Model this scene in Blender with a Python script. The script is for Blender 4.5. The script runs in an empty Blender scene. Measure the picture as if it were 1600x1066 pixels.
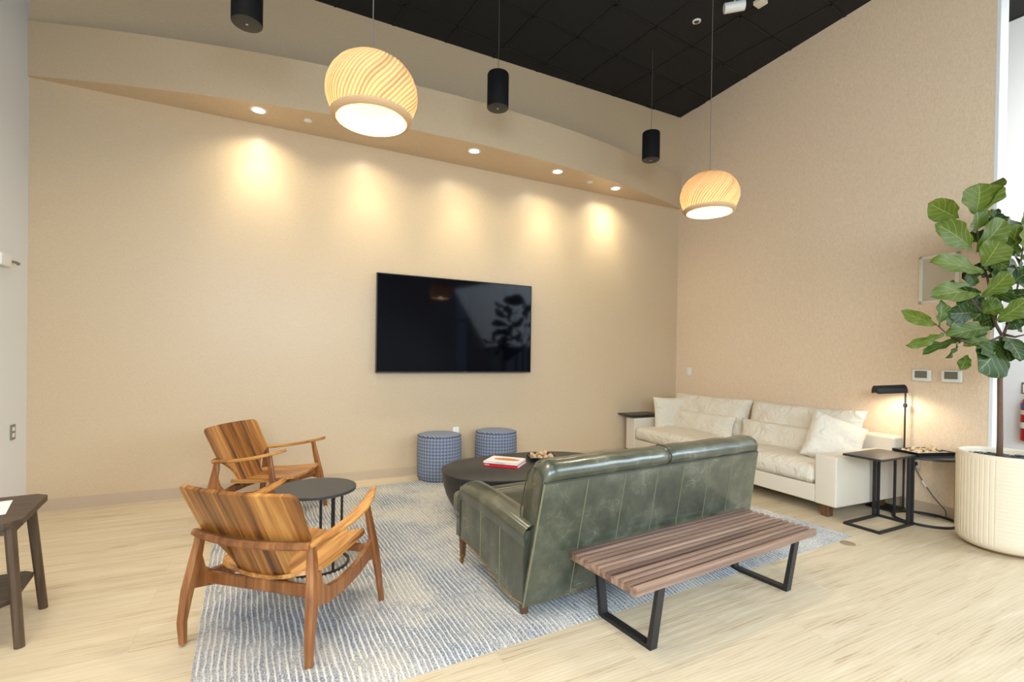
import bpy, math, random
from mathutils import Vector, Matrix, noise
PI = math.pi
C = bpy.context.scene.collection
sc = bpy.context.scene
random.seed(7)

# ------------------------------------------------------------------ camera
H = 1.378
cam_d = bpy.data.cameras.new('camera'); cam = bpy.data.objects.new('camera', cam_d); C.objects.link(cam)
YAW, PITCH, ROLL = .467, -.007, .015
fw = Vector((math.sin(YAW)*math.cos(PITCH), math.cos(YAW)*math.cos(PITCH), math.sin(PITCH)))
rt = Vector((math.cos(YAW), -math.sin(YAW), 0)); up = rt.cross(fw)
r2 = rt*math.cos(ROLL)+up*math.sin(ROLL); u2 = -rt*math.sin(ROLL)+up*math.cos(ROLL)
cam.matrix_world = Matrix(((r2.x, u2.x, -fw.x, 0), (r2.y, u2.y, -fw.y, 0), (r2.z, u2.z, -fw.z, H), (0, 0, 0, 1)))
cam_d.sensor_width = 36; cam_d.lens = 36*753.8/1600; cam_d.shift_y = (562.64-533)/1600
cam_d.clip_start = .05; cam_d.clip_end = 200
sc.camera = cam

# ------------------------------------------------------------------ world, light, exposure
sc.view_settings.view_transform = 'Standard'; sc.view_settings.look = 'None'
sc.view_settings.gamma = 1; sc.view_settings.use_curve_mapping = False
sc.view_settings.exposure = 0.04
w = bpy.data.worlds.new('sky'); sc.world = w; w.use_nodes = True
bg = w.node_tree.nodes['Background']; bg.inputs[0].default_value = (.62, .78, 1, 1); bg.inputs[1].default_value = 1.0

def area(name, loc, direction, sx, sy, power, col):
    d = bpy.data.lights.new(name, 'AREA'); d.shape = 'RECTANGLE'; d.size = sx; d.size_y = sy
    d.energy = power; d.color = col
    o = bpy.data.objects.new(name, d); C.objects.link(o); o.location = loc
    o.rotation_euler = Vector(direction).to_track_quat('-Z', 'Y').to_euler()
    return o
DAY = (.74, .87, 1.0)
WARM = (1.0, .80, .52)
NEUT = (1.0, .93, .82)
a_ = area('daylight_front_window', (.6, -4.2, 2.6), (0, 1, -.75), 4.0, 2.2, 185, (.64, .82, 1.0)); a_.data.spread = math.radians(130)
a_ = area('daylight_right_window', (6.3, -2.2, 2.6), (-1, .25, -.75), 3.6, 2.2, 180, DAY); a_.data.spread = math.radians(130)
a_ = area('beige_wall_fill', (-1.7, -2.4, 2.8), (1, .45, -.30), 2.6, 2.2, 200, DAY); a_.data.spread = math.radians(130)  # added fill to brighten the beige wall, no known window on this side
area('corridor_fill', (6.2, .6, 3.6), (.5, .9, -.3), 1.0, 1.6, 60, (.9, .95, 1))  # added fill that whitens the corridor wall, no real source there
a_ = area('overhead_fill', (.2, -.5, 5.02), (0, 0, -1), 3.4, 2.2, 36, NEUT); a_.data.spread = math.radians(140)  # added overhead fill for the room, has no real fixture
a_ = area('left_floor_fill', (-.75, 1.9, 5.02), (0, 0, -1), 1.6, 1.4, 72, NEUT); a_.data.spread = math.radians(130)  # added fill that lifts the floor on the left, no real fixture

# ------------------------------------------------------------------ materials
def newmat(name):
    m = bpy.data.materials.new(name); m.use_nodes = True
    nt = m.node_tree; return m, nt, nt.nodes['Principled BSDF']
def srgb(r, g, b):
    f = lambda c: ((c/255+.055)/1.055)**2.4 if c/255 > .04045 else c/255/12.92
    return (f(r), f(g), f(b), 1)
def simple(name, col, rough=.6, metal=0, spec=.5, nscale=0, namt=.12, bump=0, bscale=200, coat=0):
    m, nt, b = newmat(name)
    b.inputs['Base Color'].default_value = col; b.inputs['Roughness'].default_value = rough
    b.inputs['Metallic'].default_value = metal; b.inputs['Specular IOR Level'].default_value = spec
    if coat: b.inputs['Coat Weight'].default_value = coat; b.inputs['Coat Roughness'].default_value = .15
    L = nt.links.new; N = nt.nodes.new
    tc = N('ShaderNodeTexCoord')
    if nscale:
        n = N('ShaderNodeTexNoise'); n.inputs['Scale'].default_value = nscale; n.inputs['Detail'].default_value = 4
        L(tc.outputs['Object'], n.inputs['Vector'])
        mx = N('ShaderNodeMix'); mx.data_type = 'RGBA'
        mx.inputs[6].default_value = tuple(c*(1-namt) for c in col[:3])+(1,)
        mx.inputs[7].default_value = tuple(min(1, c*(1+namt)) for c in col[:3])+(1,)
        L(n.outputs['Fac'], mx.inputs[0]); L(mx.outputs[2], b.inputs['Base Color'])
    if bump:
        n2 = N('ShaderNodeTexNoise'); n2.inputs['Scale'].default_value = bscale; n2.inputs['Detail'].default_value = 3
        L(tc.outputs['Object'], n2.inputs['Vector'])
        bp = N('ShaderNodeBump'); bp.inputs['Strength'].default_value = bump; bp.inputs['Distance'].default_value = .002
        L(n2.outputs['Fac'], bp.inputs['Height']); L(bp.outputs[0], b.inputs['Normal'])
    return m
def ramp(nt, fac, stops):
    r = nt.nodes.new('ShaderNodeValToRGB'); e = r.color_ramp.elements
    while len(e) < len(stops): e.new(.5)
    for i, (p, c) in enumerate(stops): e[i].position = p; e[i].color = c
    nt.links.new(fac, r.inputs[0]); return r
def math_node(nt, op, a, b=None, c=None):
    n = nt.nodes.new('ShaderNodeMath'); n.operation = op
    for i, v in enumerate((a, b, c)):
        if v is None: continue
        if isinstance(v, (int, float)): n.inputs[i].default_value = v
        else: nt.links.new(v, n.inputs[i])
    return n.outputs[0]
def mapping(nt, scale=(1, 1, 1), rot=(0, 0, 0), out='Object'):
    tc = nt.nodes.new('ShaderNodeTexCoord'); mp = nt.nodes.new('ShaderNodeMapping')
    mp.inputs['Scale'].default_value = scale; mp.inputs['Rotation'].default_value = rot
    nt.links.new(tc.outputs[out], mp.inputs['Vector']); return mp.outputs[0]

def fabric_wall(name, col, col2, sx=1.0, bump=.25, rough=.62):
    """woven vinyl wallcovering: fine threads both ways"""
    m, nt, b = newmat(name); L = nt.links.new
    b.inputs['Roughness'].default_value = rough; b.inputs['Specular IOR Level'].default_value = .45
    n1 = nt.nodes.new('ShaderNodeTexNoise'); n1.inputs['Scale'].default_value = 1; n1.inputs['Detail'].default_value = 2
    L(mapping(nt, (60*sx, 60*sx, 420*sx)), n1.inputs['Vector'])
    n2 = nt.nodes.new('ShaderNodeTexNoise'); n2.inputs['Scale'].default_value = 1; n2.inputs['Detail'].default_value = 2
    L(mapping(nt, (300*sx, 300*sx, 40*sx)), n2.inputs['Vector'])
    s = math_node(nt, 'ADD', n1.outputs['Fac'], n2.outputs['Fac'])
    s = math_node(nt, 'MULTIPLY', s, .5)
    r = ramp(nt, s, [(.36, col2), (.62, col)])
    L(r.outputs[0], b.inputs['Base Color'])
    bp = nt.nodes.new('ShaderNodeBump'); bp.inputs['Strength'].default_value = bump; bp.inputs['Distance'].default_value = .002
    L(s, bp.inputs['Height']); L(bp.outputs[0], b.inputs['Normal'])
    return m

def wood(name, cols, axis='Z', grain=1.0, rough=.4, strip=0, strip_axis='X', coat=0, bump=.1):
    """long grain along an axis, optional glued staves"""
    m, nt, b = newmat(name); L = nt.links.new
    b.inputs['Roughness'].default_value = rough
    if coat: b.inputs['Coat Weight'].default_value = coat; b.inputs['Coat Roughness'].default_value = .25
    sc_ = {'X': (1.8, 55, 55), 'Y': (55, 1.8, 55), 'Z': (55, 55, 1.8), 'B': (48, 4, 1.6)}[axis]
    sc_ = tuple(v*grain for v in sc_)
    vec = mapping(nt, sc_)
    seedv = None
    if strip:
        tc = nt.nodes.new('ShaderNodeTexCoord'); sp = nt.nodes.new('ShaderNodeSeparateXYZ'); L(tc.outputs['Object'], sp.inputs[0])
        q = math_node(nt, 'FLOOR', math_node(nt, 'MULTIPLY', sp.outputs[strip_axis], 1/strip))
        wn = nt.nodes.new('ShaderNodeTexWhiteNoise'); wn.noise_dimensions = '1D'; L(q, wn.inputs['W'])
        seedv = wn.outputs['Value']
        va = nt.nodes.new('ShaderNodeVectorMath'); va.operation = 'ADD'; L(vec, va.inputs[0])
        cb = nt.nodes.new('ShaderNodeCombineXYZ')
        for i in range(3): L(math_node(nt, 'MULTIPLY', seedv, 31.0), cb.inputs[i])
        L(cb.outputs[0], va.inputs[1]); vec = va.outputs[0]
    n = nt.nodes.new('ShaderNodeTexNoise'); n.inputs['Scale'].default_value = 1; n.inputs['Detail'].default_value = 5
    n.inputs['Roughness'].default_value = .55; n.inputs['Distortion'].default_value = .15
    L(vec, n.inputs['Vector'])
    big = nt.nodes.new('ShaderNodeTexNoise'); big.inputs['Scale'].default_value = .18; big.inputs['Detail'].default_value = 2
    L(vec, big.inputs['Vector'])
    f = math_node(nt, 'ADD', math_node(nt, 'MULTIPLY', n.outputs['Fac'], .55), math_node(nt, 'MULTIPLY', big.outputs['Fac'], .45))
    if seedv is not None:
        f = math_node(nt, 'ADD', f, math_node(nt, 'MULTIPLY', math_node(nt, 'SUBTRACT', seedv, .5), .15))
    r = ramp(nt, f, [(.32, cols[0]), (.5, cols[1]), (.68, cols[2])])
    L(r.outputs[0], b.inputs['Base Color'])
    bp = nt.nodes.new('ShaderNodeBump'); bp.inputs['Strength'].default_value = bump; bp.inputs['Distance'].default_value = .001
    L(n.outputs['Fac'], bp.inputs['Height']); L(bp.outputs[0], b.inputs['Normal'])
    return m

def floor_mat():
    m, nt, b = newmat('light oak planks'); L = nt.links.new
    vec = mapping(nt, (1, 1, 1))
    br = nt.nodes.new('ShaderNodeTexBrick'); br.inputs['Scale'].default_value = 1
    br.inputs['Brick Width'].default_value = 1.52; br.inputs['Row Height'].default_value = .228
    br.inputs['Mortar Size'].default_value = .0012; br.inputs['Mortar Smooth'].default_value = .2; br.offset = .37
    br.inputs['Color1'].default_value = (0, 0, 0, 1); br.inputs['Color2'].default_value = (1, 1, 1, 1); br.inputs['Mortar'].default_value = (.5, .5, .5, 1)
    L(vec, br.inputs['Vector'])
    # grain, shifted per plank
    va = nt.nodes.new('ShaderNodeVectorMath'); va.operation = 'MULTIPLY_ADD'
    L(br.outputs['Color'], va.inputs[0]); va.inputs[1].default_value = (17, 9, 5); L(vec, va.inputs[2])
    mp = nt.nodes.new('ShaderNodeMapping'); mp.inputs['Scale'].default_value = (1.3, 17, 1); L(va.outputs[0], mp.inputs['Vector'])
    n = nt.nodes.new('ShaderNodeTexNoise'); n.inputs['Scale'].default_value = 1.0; n.inputs['Detail'].default_value = 7
    n.inputs['Roughness'].default_value = .62; n.inputs['Distortion'].default_value = 1.1
    L(mp.outputs[0], n.inputs['Vector'])
    mp2 = nt.nodes.new('ShaderNodeMapping'); mp2.inputs['Scale'].default_value = (1.1, 5.5, 1); L(va.outputs[0], mp2.inputs['Vector'])
    wv = nt.nodes.new('ShaderNodeTexWave'); wv.inputs['Scale'].default_value = 3.2; wv.inputs['Distortion'].default_value = 9
    wv.inputs['Detail'].default_value = 3; wv.inputs['Detail Scale'].default_value = .7; wv.bands_direction = 'Y'
    L(mp2.outputs[0], wv.inputs['Vector'])
    f = math_node(nt, 'ADD', math_node(nt, 'MULTIPLY', n.outputs['Fac'], .85), math_node(nt, 'MULTIPLY', wv.outputs['Fac'], .12))
    f = math_node(nt, 'ADD', f, math_node(nt, 'MULTIPLY', br.outputs['Color'], .05))
    r = ramp(nt, f, [(.30, srgb(168, 146, 114)), (.42, srgb(200, 181, 150)), (.6, srgb(209, 192, 162)), (.74, srgb(219, 203, 176))])
    mx = nt.nodes.new('ShaderNodeMix'); mx.data_type = 'RGBA'; mx.blend_type = 'MULTIPLY'
    L(math_node(nt, 'MULTIPLY', br.outputs['Fac'], .25), mx.inputs[0]); L(r.outputs[0], mx.inputs[6]); mx.inputs[7].default_value = (.5, .42, .32, 1)
    L(mx.outputs[2], b.inputs['Base Color'])
    b.inputs['Roughness'].default_value = .42; b.inputs['Specular IOR Level'].default_value = .4
    bp = nt.nodes.new('ShaderNodeBump'); bp.inputs['Strength'].default_value = .08; bp.inputs['Distance'].default_value = .002
    L(n.outputs['Fac'], bp.inputs['Height']); L(bp.outputs[0], b.inputs['Normal'])
    return m

def ceiling_mat():
    m, nt, b = newmat('black mineral ceiling tile'); L = nt.links.new
    n = nt.nodes.new('ShaderNodeTexNoise'); n.inputs['Scale'].default_value = 90; n.inputs['Detail'].default_value = 3
    L(mapping(nt), n.inputs['Vector'])
    r = ramp(nt, n.outputs['Fac'], [(.3, (.007, .0065, .006, 1)), (.7, (.014, .013, .0125, 1))])
    L(r.outputs[0], b.inputs['Base Color']); b.inputs['Roughness'].default_value = .9
    return m

def rug_mat():
    m, nt, b = newmat('ribbed wool rug'); L = nt.links.new
    tc = nt.nodes.new('ShaderNodeTexCoord'); sp = nt.nodes.new('ShaderNodeSeparateXYZ')
    at = nt.nodes.new('ShaderNodeAttribute'); at.attribute_name = 'rib'
    n1 = nt.nodes.new('ShaderNodeTexNoise'); n1.inputs['Scale'].default_value = 160; n1.inputs['Detail'].default_value = 3
    L(tc.outputs['Object'], n1.inputs['Vector'])
    n2 = nt.nodes.new('ShaderNodeTexNoise'); n2.inputs['Scale'].default_value = 2.2; n2.inputs['Detail'].default_value = 3
    L(tc.outputs['Object'], n2.inputs['Vector'])
    tw = ramp(nt, n1.outputs['Fac'], [(.34, srgb(84, 88, 98)), (.5, srgb(138, 143, 152)), (.68, srgb(192, 194, 197))])
    md = nt.nodes.new('ShaderNodeMix'); md.data_type = 'RGBA'
    L(ramp(nt, n2.outputs['Fac'], [(.4, (0, 0, 0, 1)), (.62, (1, 1, 1, 1))]).outputs[0], md.inputs[0])
    L(tw.outputs[0], md.inputs[6])
    tw2 = ramp(nt, n1.outputs['Fac'], [(.36, srgb(150, 142, 132)), (.6, srgb(206, 201, 192))]); L(tw2.outputs[0], md.inputs[7])
    mx = nt.nodes.new('ShaderNodeMix'); mx.data_type = 'RGBA'
    f = math_node(nt, 'ADD', at.outputs['Fac'], math_node(nt, 'MULTIPLY', math_node(nt, 'SUBTRACT', n1.outputs['Fac'], .5), .7))
    L(ramp(nt, f, [(.60, (0, 0, 0, 1)), (.92, (1, 1, 1, 1))]).outputs[0], mx.inputs[0])
    L(md.outputs[2], mx.inputs[6]); mx.inputs[7].default_value = srgb(212, 207, 196)
    L(mx.outputs[2], b.inputs['Base Color']); b.inputs['Roughness'].default_value = .95; b.inputs['Specular IOR Level'].default_value = .1
    bp = nt.nodes.new('ShaderNodeBump'); bp.inputs['Strength'].default_value = .7; bp.inputs['Distance'].default_value = .004
    L(n1.outputs['Fac'], bp.inputs['Height']); L(bp.outputs[0], b.inputs['Normal'])
    return m

def leather_mat():
    m, nt, b = newmat('olive green waxed leather'); L = nt.links.new
    tc = nt.nodes.new('ShaderNodeTexCoord')
    n = nt.nodes.new('ShaderNodeTexNoise'); n.inputs['Scale'].default_value = 5; n.inputs['Detail'].default_value = 8; n.inputs['Roughness'].default_value = .65
    L(tc.outputs['Object'], n.inputs['Vector'])
    r = ramp(nt, n.outputs['Fac'], [(.3, srgb(52, 54, 42)), (.5, srgb(72, 74, 58)), (.72, srgb(102, 101, 82))])
    vo = nt.nodes.new('ShaderNodeTexVoronoi'); vo.feature = 'DISTANCE_TO_EDGE'; vo.inputs['Scale'].default_value = 7
    w_ = nt.nodes.new('ShaderNodeTexNoise'); w_.inputs['Scale'].default_value = 3
    L(tc.outputs['Object'], w_.inputs['Vector'])
    va = nt.nodes.new('ShaderNodeVectorMath'); va.operation = 'ADD'; L(tc.outputs['Object'], va.inputs[0]); L(w_.outputs['Color'], va.inputs[1]); L(va.outputs[0], vo.inputs['Vector'])
    scr = ramp(nt, vo.outputs['Distance'], [(.0, (1, 1, 1, 1)), (.015, (0, 0, 0, 1))])
    msk = ramp(nt, n.outputs['Fac'], [(.5, (0, 0, 0, 1)), (.62, (.55, .55, .55, 1))])
    mm = math_node(nt, 'MULTIPLY', scr.outputs[0], msk.outputs[0])
    mx = nt.nodes.new('ShaderNodeMix'); mx.data_type = 'RGBA'; L(mm, mx.inputs[0]); L(r.outputs[0], mx.inputs[6]); mx.inputs[7].default_value = srgb(168, 166, 136)
    L(mx.outputs[2], b.inputs['Base Color'])
    b.inputs['Roughness'].default_value = .36; b.inputs['Specular IOR Level'].default_value = .6
    b.inputs['Coat Weight'].default_value = .6; b.inputs['Coat Roughness'].default_value = .16
    n3 = nt.nodes.new('ShaderNodeTexVoronoi'); n3.inputs['Scale'].default_value = 170; L(tc.outputs['Object'], n3.inputs['Vector'])
    bp = nt.nodes.new('ShaderNodeBump'); bp.inputs['Strength'].default_value = .22; bp.inputs['Distance'].default_value = .001
    L(n3.outputs['Distance'], bp.inputs['Height']); L(bp.outputs[0], b.inputs['Normal'])
    return m

def houndstooth_mat():
    m, nt, b = newmat('blue grey houndstooth fabric'); L = nt.links.new
    uv = nt.nodes.new('ShaderNodeUVMap'); uv.uv_map = 'UVMap'
    sp = nt.nodes.new('ShaderNodeSeparateXYZ'); L(uv.outputs[0], sp.inputs[0])
    # uv are in metres; check of 34 mm with twill threads giving broken teeth
    s = 1/.036
    x = math_node(nt, 'MULTIPLY', sp.outputs[0], s); y = math_node(nt, 'MULTIPLY', sp.outputs[1], s)
    fx = math_node(nt, 'FRACT', x); fy = math_node(nt, 'FRACT', y)
    tw = math_node(nt, 'FRACT', math_node(nt, 'MULTIPLY', math_node(nt, 'ADD', fx, fy), 2))
    a = math_node(nt, 'GREATER_THAN', fx, .46); c = math_node(nt, 'GREATER_THAN', fy, .46)
    t = math_node(nt, 'GREATER_THAN', tw, .5)
    both = math_node(nt, 'MULTIPLY', a, c)
    one = math_node(nt, 'MULTIPLY', math_node(nt, 'ABSOLUTE', math_node(nt, 'SUBTRACT', a, c)), t)
    f = math_node(nt, 'MAXIMUM', both, one)
    n = nt.nodes.new('ShaderNodeTexNoise'); n.inputs['Scale'].default_value = 300
    f = math_node(nt, 'ADD', math_node(nt, 'MULTIPLY', f, .8), math_node(nt, 'MULTIPLY', n.outputs['Fac'], .2))
    r = ramp(nt, f, [(.1, srgb(82, 90, 108)), (.9, srgb(140, 146, 160))])
    L(r.outputs[0], b.inputs['Base Color']); b.inputs['Roughness'].default_value = .9
    return m

def leaf_mat():
    m, nt, b = newmat('fiddle leaf'); L = nt.links.new
    uv = nt.nodes.new('ShaderNodeUVMap'); uv.uv_map = 'UVMap'
    sp = nt.nodes.new('ShaderNodeSeparateXYZ'); L(uv.outputs[0], sp.inputs[0])
    ax = math_node(nt, 'ABSOLUTE', sp.outputs[0])
    mid = math_node(nt, 'LESS_THAN', ax, .03)
    v = math_node(nt, 'FRACT', math_node(nt, 'SUBTRACT', math_node(nt, 'MULTIPLY', sp.outputs[1], 6), math_node(nt, 'MULTIPLY', ax, 2.0)))
    vein = math_node(nt, 'LESS_THAN', v, .1)
    ve = math_node(nt, 'MAXIMUM', mid, math_node(nt, 'MULTIPLY', vein, .7))
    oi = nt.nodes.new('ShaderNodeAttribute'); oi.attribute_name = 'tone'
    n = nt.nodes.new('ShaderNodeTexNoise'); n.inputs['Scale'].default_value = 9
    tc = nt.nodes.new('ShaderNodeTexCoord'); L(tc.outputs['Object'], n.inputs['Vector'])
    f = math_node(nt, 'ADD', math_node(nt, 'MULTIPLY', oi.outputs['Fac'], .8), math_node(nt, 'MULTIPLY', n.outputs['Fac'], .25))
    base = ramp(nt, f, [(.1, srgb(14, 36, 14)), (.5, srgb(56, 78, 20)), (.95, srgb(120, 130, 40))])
    mx = nt.nodes.new('ShaderNodeMix'); mx.data_type = 'RGBA'; L(math_node(nt, 'MULTIPLY', ve, .45), mx.inputs[0])
    L(base.outputs[0], mx.inputs[6]); mx.inputs[7].default_value = srgb(168, 180, 96)
    L(mx.outputs[2], b.inputs['Base Color']); b.inputs['Roughness'].default_value = .45; b.inputs['Specular IOR Level'].default_value = .22
    bp = nt.nodes.new('ShaderNodeBump'); bp.inputs['Strength'].default_value = .5; bp.inputs['Distance'].default_value = .004; bp.invert = True
    L(ve, bp.inputs['Height']); L(bp.outputs[0], b.inputs['Normal'])
    tr = nt.nodes.new('ShaderNodeBsdfTranslucent'); L(mx.outputs[2], tr.inputs[0])
    ms = nt.nodes.new('ShaderNodeMixShader'); ms.inputs[0].default_value = .15
    out = nt.nodes['Material Output']; L(b.outputs[0], ms.inputs[1]); L(tr.outputs[0], ms.inputs[2]); L(ms.outputs[0], out.inputs[0])
    return m

def shade_mat():
    m, nt, b = newmat('laminated veneer lampshade'); L = nt.links.new
    at = nt.nodes.new('ShaderNodeAttribute'); at.attribute_name = 'groove'
    r = ramp(nt, at.outputs['Fac'], [(.0, (.022, .0085, .0025, 1)), (.35, (.060, .032, .013, 1)), (.8, (.115, .076, .038, 1))])
    tr = nt.nodes.new('ShaderNodeBsdfTranslucent'); L(r.outputs[0], tr.inputs[0])
    df = nt.nodes.new('ShaderNodeBsdfDiffuse'); df.inputs[0].default_value = (.62, .44, .25, 1)
    ms = nt.nodes.new('ShaderNodeMixShader'); ms.inputs[0].default_value = .35
    out = nt.nodes['Material Output']; L(tr.outputs[0], ms.inputs[1]); L(df.outputs[0], ms.inputs[2]); L(ms.outputs[0], out.inputs[0])
    return m

def emis(name, col, s):
    m, nt, b = newmat(name); b.inputs['Base Color'].default_value = (1, 1, 1, 1)
    b.inputs['Emission Color'].default_value = col; b.inputs['Emission Strength'].default_value = s; return m
def glass_mat():
    m, nt, b = newmat('window glass'); L = nt.links.new
    t = nt.nodes.new('ShaderNodeBsdfTransparent'); t.inputs[0].default_value = (.95, .98, 1, 1)
    g = nt.nodes.new('ShaderNodeBsdfGlossy'); g.inputs['Roughness'].default_value = .02
    ms = nt.nodes.new('ShaderNodeMixShader'); ms.inputs[0].default_value = .06
    L(t.outputs[0], ms.inputs[1]); L(g.outputs[0], ms.inputs[2]); L(ms.outputs[0], nt.nodes['Material Output'].inputs[0]); return m

M = {}
M['floor'] = floor_mat(); M['ceil'] = ceiling_mat(); M['rug'] = rug_mat(); M['leather'] = leather_mat()
M['hound'] = houndstooth_mat(); M['leaf'] = leaf_mat(); M['shade'] = shade_mat(); M['glass'] = glass_mat()
M['wallB'] = fabric_wall('gold tan vinyl wallcovering', srgb(211, 187, 154), srgb(200, 175, 141), 1, .06, .36)
M['wallR'] = fabric_wall('beige woven wallcovering', srgb(234, 209, 178), srgb(218, 191, 160), .6, .3)
M['white'] = simple('white wall paint', srgb(226, 226, 224), .6, bump=.1, bscale=120)
M['basebd'] = simple('taupe vinyl base', srgb(190, 168, 142), .5, nscale=8, namt=.04)
M['grid'] = simple('black ceiling grid', (.006, .0055, .005, 1), .7)
M['teak'] = wood('teak', (srgb(78, 42, 16), srgb(150, 94, 38), srgb(198, 142, 72)), 'B', .8, .34, .062, 'X', .15)
M['teakY'] = wood('teak seat', (srgb(118, 68, 26), srgb(176, 118, 54), srgb(212, 158, 88)), 'Y', .8, .36, .06, 'X', .15)
M['teakleg'] = wood('teak frame', (srgb(86, 48, 20), srgb(134, 80, 38), srgb(166, 110, 60)), 'Z', .8, .38, 0, 'X', .1)
M['walnut'] = wood('walnut slat', (srgb(82, 58, 46), srgb(134, 104, 86), srgb(180, 150, 126)), 'X', .5, .38, .04086, 'Y', .1)
M['darkwood'] = wood('dark stained oak', (srgb(52, 38, 28), srgb(76, 58, 44), srgb(98, 78, 62)), 'X', .7, .5)
M['darklegs'] = wood('dark stained leg', (srgb(58, 42, 28), srgb(84, 64, 44), srgb(106, 84, 60)), 'Z', .7, .5)
M['sofaleg'] = wood('walnut leg', (srgb(62, 40, 24), srgb(94, 62, 38), srgb(120, 84, 54)), 'Z', .8, .4)
M['black'] = simple('black powder coat', (.012, .012, .013, 1), .45, nscale=40, namt=.1)
M['blackmetal'] = simple('dark metal top', (.028, .027, .026, 1), .4, nscale=30, namt=.15)
M['steel'] = simple('brushed dark steel', (.055, .056, .055, 1), .45, metal=.2, nscale=12, namt=.2)
M['coffee'] = simple('charcoal coffee table top', (.034, .030, .027, 1), .48, nscale=14, namt=.15)
M['coffeebase'] = simple('hammered dark metal', (.030, .027, .022, 1), .42, metal=.3, bump=1.0, bscale=38)
M['linen'] = simple('oatmeal linen', srgb(214, 203, 184), .9, nscale=70, namt=.04, bump=.35, bscale=420, spec=.2)
def crease(m, sc_=(7, 7, 7), amt=.5, dist=.02):
    nt = m.node_tree; b = nt.nodes['Principled BSDF']; old = b.inputs['Normal'].links[0].from_node
    n = nt.nodes.new('ShaderNodeTexNoise'); n.inputs['Scale'].default_value = 1; n.inputs['Detail'].default_value = 3; n.inputs['Distortion'].default_value = 1.4
    nt.links.new(mapping(nt, sc_), n.inputs['Vector'])
    bp = nt.nodes.new('ShaderNodeBump'); bp.inputs['Strength'].default_value = amt; bp.inputs['Distance'].default_value = dist
    nt.links.new(n.outputs['Fac'], bp.inputs['Height']); nt.links.new(bp.outputs[0], old.inputs['Normal'])
crease(M['linen'], (6, 9, 9), .75, .03)
M['linenframe'] = simple('oatmeal linen frame', srgb(212, 200, 180), .9, nscale=70, namt=.04, bump=.3, bscale=420, spec=.2)
M['piping'] = simple('dark piping', srgb(52, 60, 84), .8)
M['seam'] = simple('leather welt', srgb(116, 112, 86), .45)
M['seamdark'] = simple('dark leather welt', srgb(58, 56, 42), .5)
M['brass'] = simple('antique brass', srgb(150, 116, 60), .35, metal=.9)
M['bezel'] = simple('black tv frame', (.008, .008, .009, 1), .35)
M['screen'] = simple('glossy tv screen', (.001, .001, .003, 1), .06, spec=.16)
M['plaster'] = simple('white plastic', srgb(232, 230, 222), .4)
M['cream'] = simple('cream plastic', srgb(224, 214, 192), .45)
M['lcd'] = simple('grey lcd', srgb(112, 112, 98), .25)
M['planter'] = simple('cream ribbed stoneware', srgb(222, 207, 180), .6, nscale=10, namt=.05)
M['groove'] = simple('planter underside', srgb(120, 92, 60), .7)
M['stone'] = simple('dark polished pebbles', (.018, .022, .034, 1), .22, nscale=30, namt=.5)
M['bark'] = simple('fig bark', srgb(104, 76, 58), .85, nscale=60, namt=.3, bump=1, bscale=120)
M['twig'] = simple('fig twig', srgb(84, 62, 44), .8)
M['red'] = simple('red enamel', srgb(176, 22, 28), .3)
M['redbook'] = simple('red book cloth', srgb(206, 32, 38), .45)
M['paper'] = simple('book pages', srgb(238, 234, 226), .8)
M['cover'] = simple('white glossy cover', srgb(240, 237, 230), .3)
M['food'] = simple('orange food picture', srgb(206, 128, 62), .35, nscale=60, namt=.5)
M['ink'] = simple('dark print', srgb(60, 50, 44), .5)
M['traywood'] = simple('black lacquer', (.008, .008, .008, 1), .3)
M['shell'] = simple('striped shell', srgb(196, 164, 122), .4, nscale=70, namt=.6)
M['chunk'] = simple('driftwood pieces', srgb(206, 180, 140), .75, nscale=40, namt=.35)
M['metalplate'] = simple('stainless plate', srgb(150, 148, 142), .35, metal=.8)
M['blue'] = simple('blue label', srgb(70, 100, 150), .4)
M['green'] = simple('green emblem', srgb(20, 110, 80), .4)
M['speaker'] = simple('black speaker housing', (.005, .005, .005, 1), .7, spec=.2)
M['grille'] = simple('speaker grille', (.03, .029, .024, 1), .5, bump=.6, bscale=500)
M['wire'] = simple('grey cable', srgb(92, 84, 76), .5)
M['blackwire'] = simple('black cable', (.01, .01, .01, 1), .5)
M['bulb'] = emis('glowing diffuser', (1, .93, .78, 1), 3)
M['down'] = emis('glowing downlight lens', (1, .95, .84, 1), 14)
M['lampdisc'] = emis('glowing lamp tube', (1, .88, .68, 1), 10)
M['frame'] = simple('dark window frame', (.03, .03, .032, 1), .5)
M['rim'] = simple('felt brown rim', srgb(196, 160, 118), .8)
M['ceramic'] = simple('white fixture', srgb(228, 226, 220), .35)
M['lens'] = simple('dark lens', (.01, .02, .04, 1), .1)

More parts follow.
